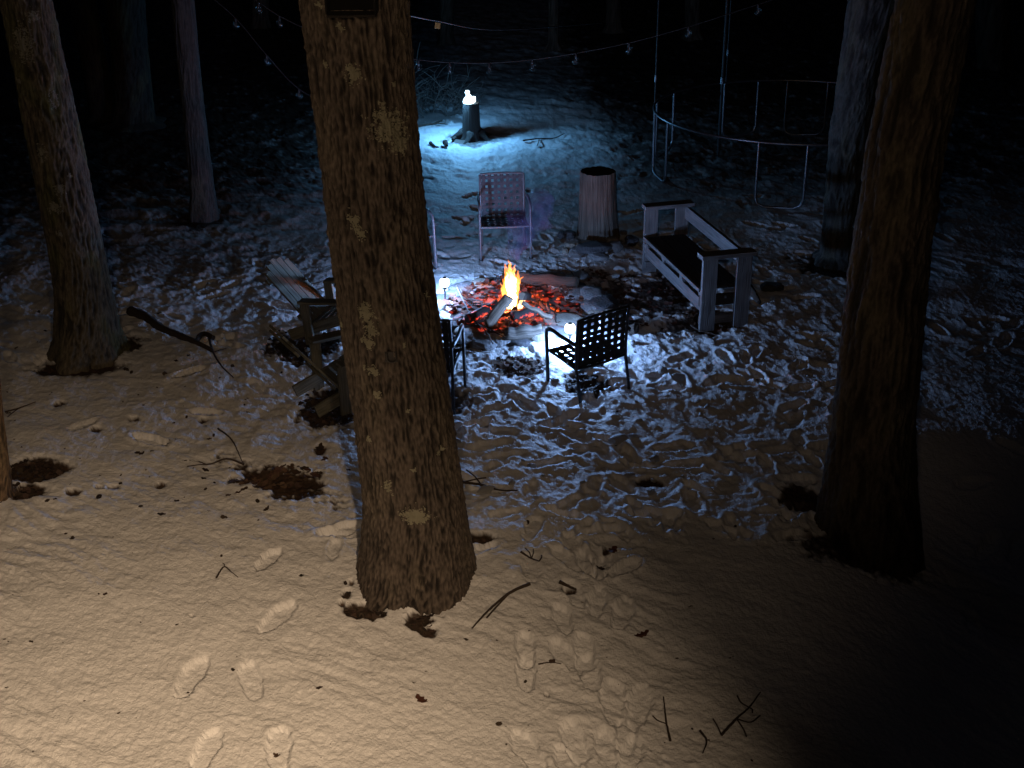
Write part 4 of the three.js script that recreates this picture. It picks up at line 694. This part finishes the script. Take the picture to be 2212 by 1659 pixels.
// a stick lying on the snow along points seen in the photograph, with side twigs [from point, u, v]
function stick(name, label, cat, pts, r, sides = [], lift = 0.012, mat = M.twig, group) {
  const q = smooth(pts.map(([u, v]) => PG(u, v, -lift - r)), Math.max(10, pts.length * 6)), t = thing(name, label, cat, q[0].clone(), 0, group), o = q[0].clone();
  part('stem', tube(q.map((p, i) => p.clone().sub(o).add(V3(0.004 * n2(i * 0.9, 2), 0.003 * n2(i * 0.8, 7), 0))), q.map((_, i) => r * (1 - 0.6 * i / q.length)), 8, 0.35), mat, t);
  for (const [i, ...more] of sides) { const a = PG(pts[i][0], pts[i][1], -lift - r), p = [a, ...more.map(([u, v]) => PG(u, v, -lift - r * 0.7))]; part('side_twig', tube((p.length > 2 ? smooth(p, 10) : [a, a.clone().lerp(p[1], 0.5).add(V3(0.008, 0.01, 0.006)), p[1]]).map((x) => x.clone().sub(o)), r * 0.5, 6, 0.3), mat, t); }
  return t;
}
stick('fallen_branch', 'thick dark fallen branch lying beside the foot of the mossy leaning tree', 'branch', [[283, 682], [312, 692], [345, 715], [385, 733], [425, 752], [460, 768]], 0.05, [[4, [440, 728], [462, 742]]], 0.0, M.darkLog);
stick('stick', 'thin crooked stick leading on from the thick fallen branch', 'stick', [[452, 735], [462, 770], [480, 800], [505, 823]], 0.013, [[1, [490, 762]]], 0.03);
stick('stick', 'arched stick bent over the snow above the leaf patch', 'stick', [[472, 932], [500, 955], [525, 1000]], 0.008, [], 0.02);
stick('stick', 'thin curved stick lying left of the leaf patch', 'stick', [[527, 1000], [490, 998], [452, 1008], [430, 1002]], 0.009, [[2, [405, 1012]]]);
stick('stick', 'long curved stick on the snow right of the foot of the big trunk', 'stick', [[1145, 1270], [1100, 1288], [1062, 1320], [1020, 1364]], 0.011, [[1, [1075, 1312], [1052, 1342]]]);
stick('stick', 'small forked stick on the smooth snow left of the big trunk', 'stick', [[468, 1253], [485, 1228], [500, 1240], [515, 1251]], 0.006, [[1, [482, 1220]]], 0.01);
stick('stick', 'straight stick with a side shoot in the lower right snow', 'stick', [[1448, 1600], [1440, 1562], [1433, 1510]], 0.0075, [[1, [1420, 1555], [1410, 1547]]]);
stick('forked_branch', 'bare many-forked branch at the lower right', 'branch', [[1558, 1592], [1590, 1562], [1618, 1532], [1642, 1500]], 0.0085, [[1, [1620, 1566], [1642, 1550]], [2, [1600, 1520], [1592, 1508]], [2, [1625, 1545]], [0, [1548, 1572], [1540, 1558]], [1, [1605, 1580], [1612, 1598]]]);
stick('stick', 'small dark twig left of the many-forked branch', 'stick', [[1512, 1580], [1526, 1600], [1518, 1632]], 0.007, [[1, [1532, 1602]]]);
stick('stick', 'short thick stick lying right of the big trunk', 'stick', [[1208, 1264], [1245, 1274]], 0.013);
stick('stick', 'thin short stick beside a boot print in front', 'stick', [[1163, 1437], [1190, 1435], [1213, 1440]], 0.005);
stick('stick', 'long thin stick lying behind the right side of the big trunk', 'stick', [[1000, 1046], [1040, 1050], [1080, 1060], [1118, 1067]], 0.011, [[1, [1008, 1020]], [0, [1050, 1036]]]);
stick('stick', 'sprig with several shoots in the snow right of the big trunk', 'stick', [[1125, 1198], [1148, 1208], [1165, 1218]], 0.008, [[1, [1152, 1190]], [1, [1135, 1190]], [2, [1170, 1205]]]);
stick('stick', 'two-armed twig beside the young tree at the left', 'stick', [[15, 905], [45, 895], [80, 882]], 0.008, [[1, [20, 915]]], 0.05);
stick('stick', 'weathered branch lying left of the lamp stump', 'stick', [[900, 276], [935, 272], [962, 270]], 0.02, [[1, [955, 262]]], 0.01, M.darkLog);
stick('stick', 'thick piece of wood leaning against the lamp stump foot', 'stick', [[978, 308], [990, 292], [998, 284]], 0.022, [], 0.02, M.darkLog);
stick('stick', 'dark lump of wood on the snow left of the lamp stump', 'stick', [[930, 312], [940, 318], [948, 320]], 0.028, [], 0.0, M.darkLog);
stick('stick', 'dark chunk of wood in front of the lamp stump', 'stick', [[962, 312], [966, 322]], 0.045, [], 0.0, M.darkLog);
stick('stick', 'dark crooked branch on the far snow right of the lamp stump', 'stick', [[1130, 310], [1165, 305], [1195, 300], [1220, 292]], 0.013, [[1, [1160, 318]]]);
stick('stick', 'twig poking up between the fire and the thick stump', 'stick', [[1222, 582], [1236, 600], [1246, 628]], 0.007, [], 0.05);
stick('stick', 'dark branch sticking out of the left side of the fire pit', 'stick', [[988, 642], [1002, 668], [1030, 720], [1060, 742]], 0.012, [[1, [1040, 690]]], 0.14);
stick('stick', 'charred branch lying over the front left rim of the fire pit', 'stick', [[1000, 722], [1040, 716], [1075, 735], [1095, 748]], 0.012, [[1, [1065, 762]]], 0.09);
for (let k = 0; k < 12; k++) { // sticks burnt in the ring
  const a = rnd() * 6.28, r0 = rr(0.12, 0.4), r1 = r0 + rr(0.25, 0.5), c0 = V3(PIT.x + Math.cos(a) * r0, pit.position.y + rr(0.1, 0.16), PIT.z + Math.sin(a) * r0), c1 = V3(PIT.x + Math.cos(a + 0.5) * r1, pit.position.y + 0.1, PIT.z + Math.sin(a + 0.5) * r1), R0 = rr(0.01, 0.022);
  const t = thing('burnt_stick', 'charred stick lying among the embers inside the fire ring', 'stick', c0.clone(), 0, 'charred sticks inside the fire ring'), q = []; for (let i = 0; i <= 8; i++) q.push(c1.clone().sub(c0).multiplyScalar(i / 8).add(V3(0.01 * Math.sin(i + k), 0.008 * Math.cos(i * 1.3), 0)));
  part('stem', tube(q, q.map((_, i) => R0 * (1 - i / 16)), 8, 0.4), M.charWood, t); part('knot', lump(R0 * 1.4, 1, 1, 1, 0.3, 2).translate(q[3].x, q[3].y, q[3].z), M.charWood, t);
}
stick('stick', 'pale curved stick beneath the near end of the bench', 'stick', [[1492, 700], [1510, 712], [1535, 716], [1552, 730]], 0.008);
stick('split_log', 'half-buried split log right of the near end of the bench', 'log', [[1607, 622], [1625, 640], [1640, 655]], 0.055, [], -0.02, M.darkLog);
{ const s = single('stone', lump(0.1, 1.2, 0.6, 0.8, 0.3, 4), M.stoneDark, 'dark stone alone on the snow right of the bench', 'stone'); s.position.copy(PG(1667, 626, 0)).add(V3(0, 0.035, 0)); }
// single leaves one can point at
const leafShape = (() => { const s = new THREE.Shape(), n = 48; for (let i = 0; i <= n; i++) { const t = i / n, side = t < 0.5 ? 1 : -1, k = t < 0.5 ? t * 2 : 2 - t * 2, x = -0.5 + k, y = side * (0.26 * Math.pow(Math.sin(Math.PI * Math.pow(k, 0.85)), 0.7) * (1 + 0.3 * Math.sin(k * 21 + side))); i ? s.lineTo(x, y) : s.moveTo(x, y); } const g = new THREE.ExtrudeGeometry(s, { depth: 0.012, bevelEnabled: false, curveSegments: 2 }), p = g.attributes.position; for (let i = 0; i < p.count; i++) { const x = p.getX(i), y = p.getY(i); p.setZ(i, p.getZ(i) + 0.9 * x * x + 0.5 * y * y); } g.rotateX(-Math.PI / 2); g.computeVertexNormals(); return g; })();
for (const [u, v, s, m, label] of [[1387, 1376, 0.1, M.redLeaf, 'curled red-brown leaf above the right boot prints'], [912, 1516, 0.1, M.redLeaf, 'red-brown leaf in the bright snow in front of the big trunk'], [1182, 1500, 0.05, M.darkLeaf, 'small dark leaf between the boot prints in front'], [598, 1628, 0.06, M.leaf, 'leaf inside a boot print at the lower left'], [156, 1166, 0.06, M.darkLeaf, 'dark leaf alone on the left snow'], [690, 967, 0.13, M.darkLeaf, 'large dark leaf above the leaf patch'], [895, 1478, 0.03, M.darkLeaf, 'tiny dark leaf scrap in front of the big trunk'], [1322, 1195, 0.1, M.redLeaf, 'reddish leaf in the trodden snow right of the big trunk'], [1300, 1222, 0.09, M.darkLeaf, 'dark leaf lying below the reddish leaf in the trodden snow'], [1450, 728, 0.12, M.darkLeaf, 'dark curled leaf on the snow between the black chair and the bench'], [576, 1102, 0.06, M.darkLeaf, 'dark leaf below the leaf patch']]) {
  const l = single('fallen_leaf', leafShape.clone().scale(s, s, s), m, label, 'leaf', 'single leaves on the snow'); l.position.copy(PG(u, v, -0.008)); l.rotation.set(rr(-0.3, 0.3), rnd() * 6, rr(-0.3, 0.3));
}

scene.traverse((o) => { if (o.isMesh) { o.castShadow = true; o.receiveShadow = true; } });
renderer.render(scene, camera);
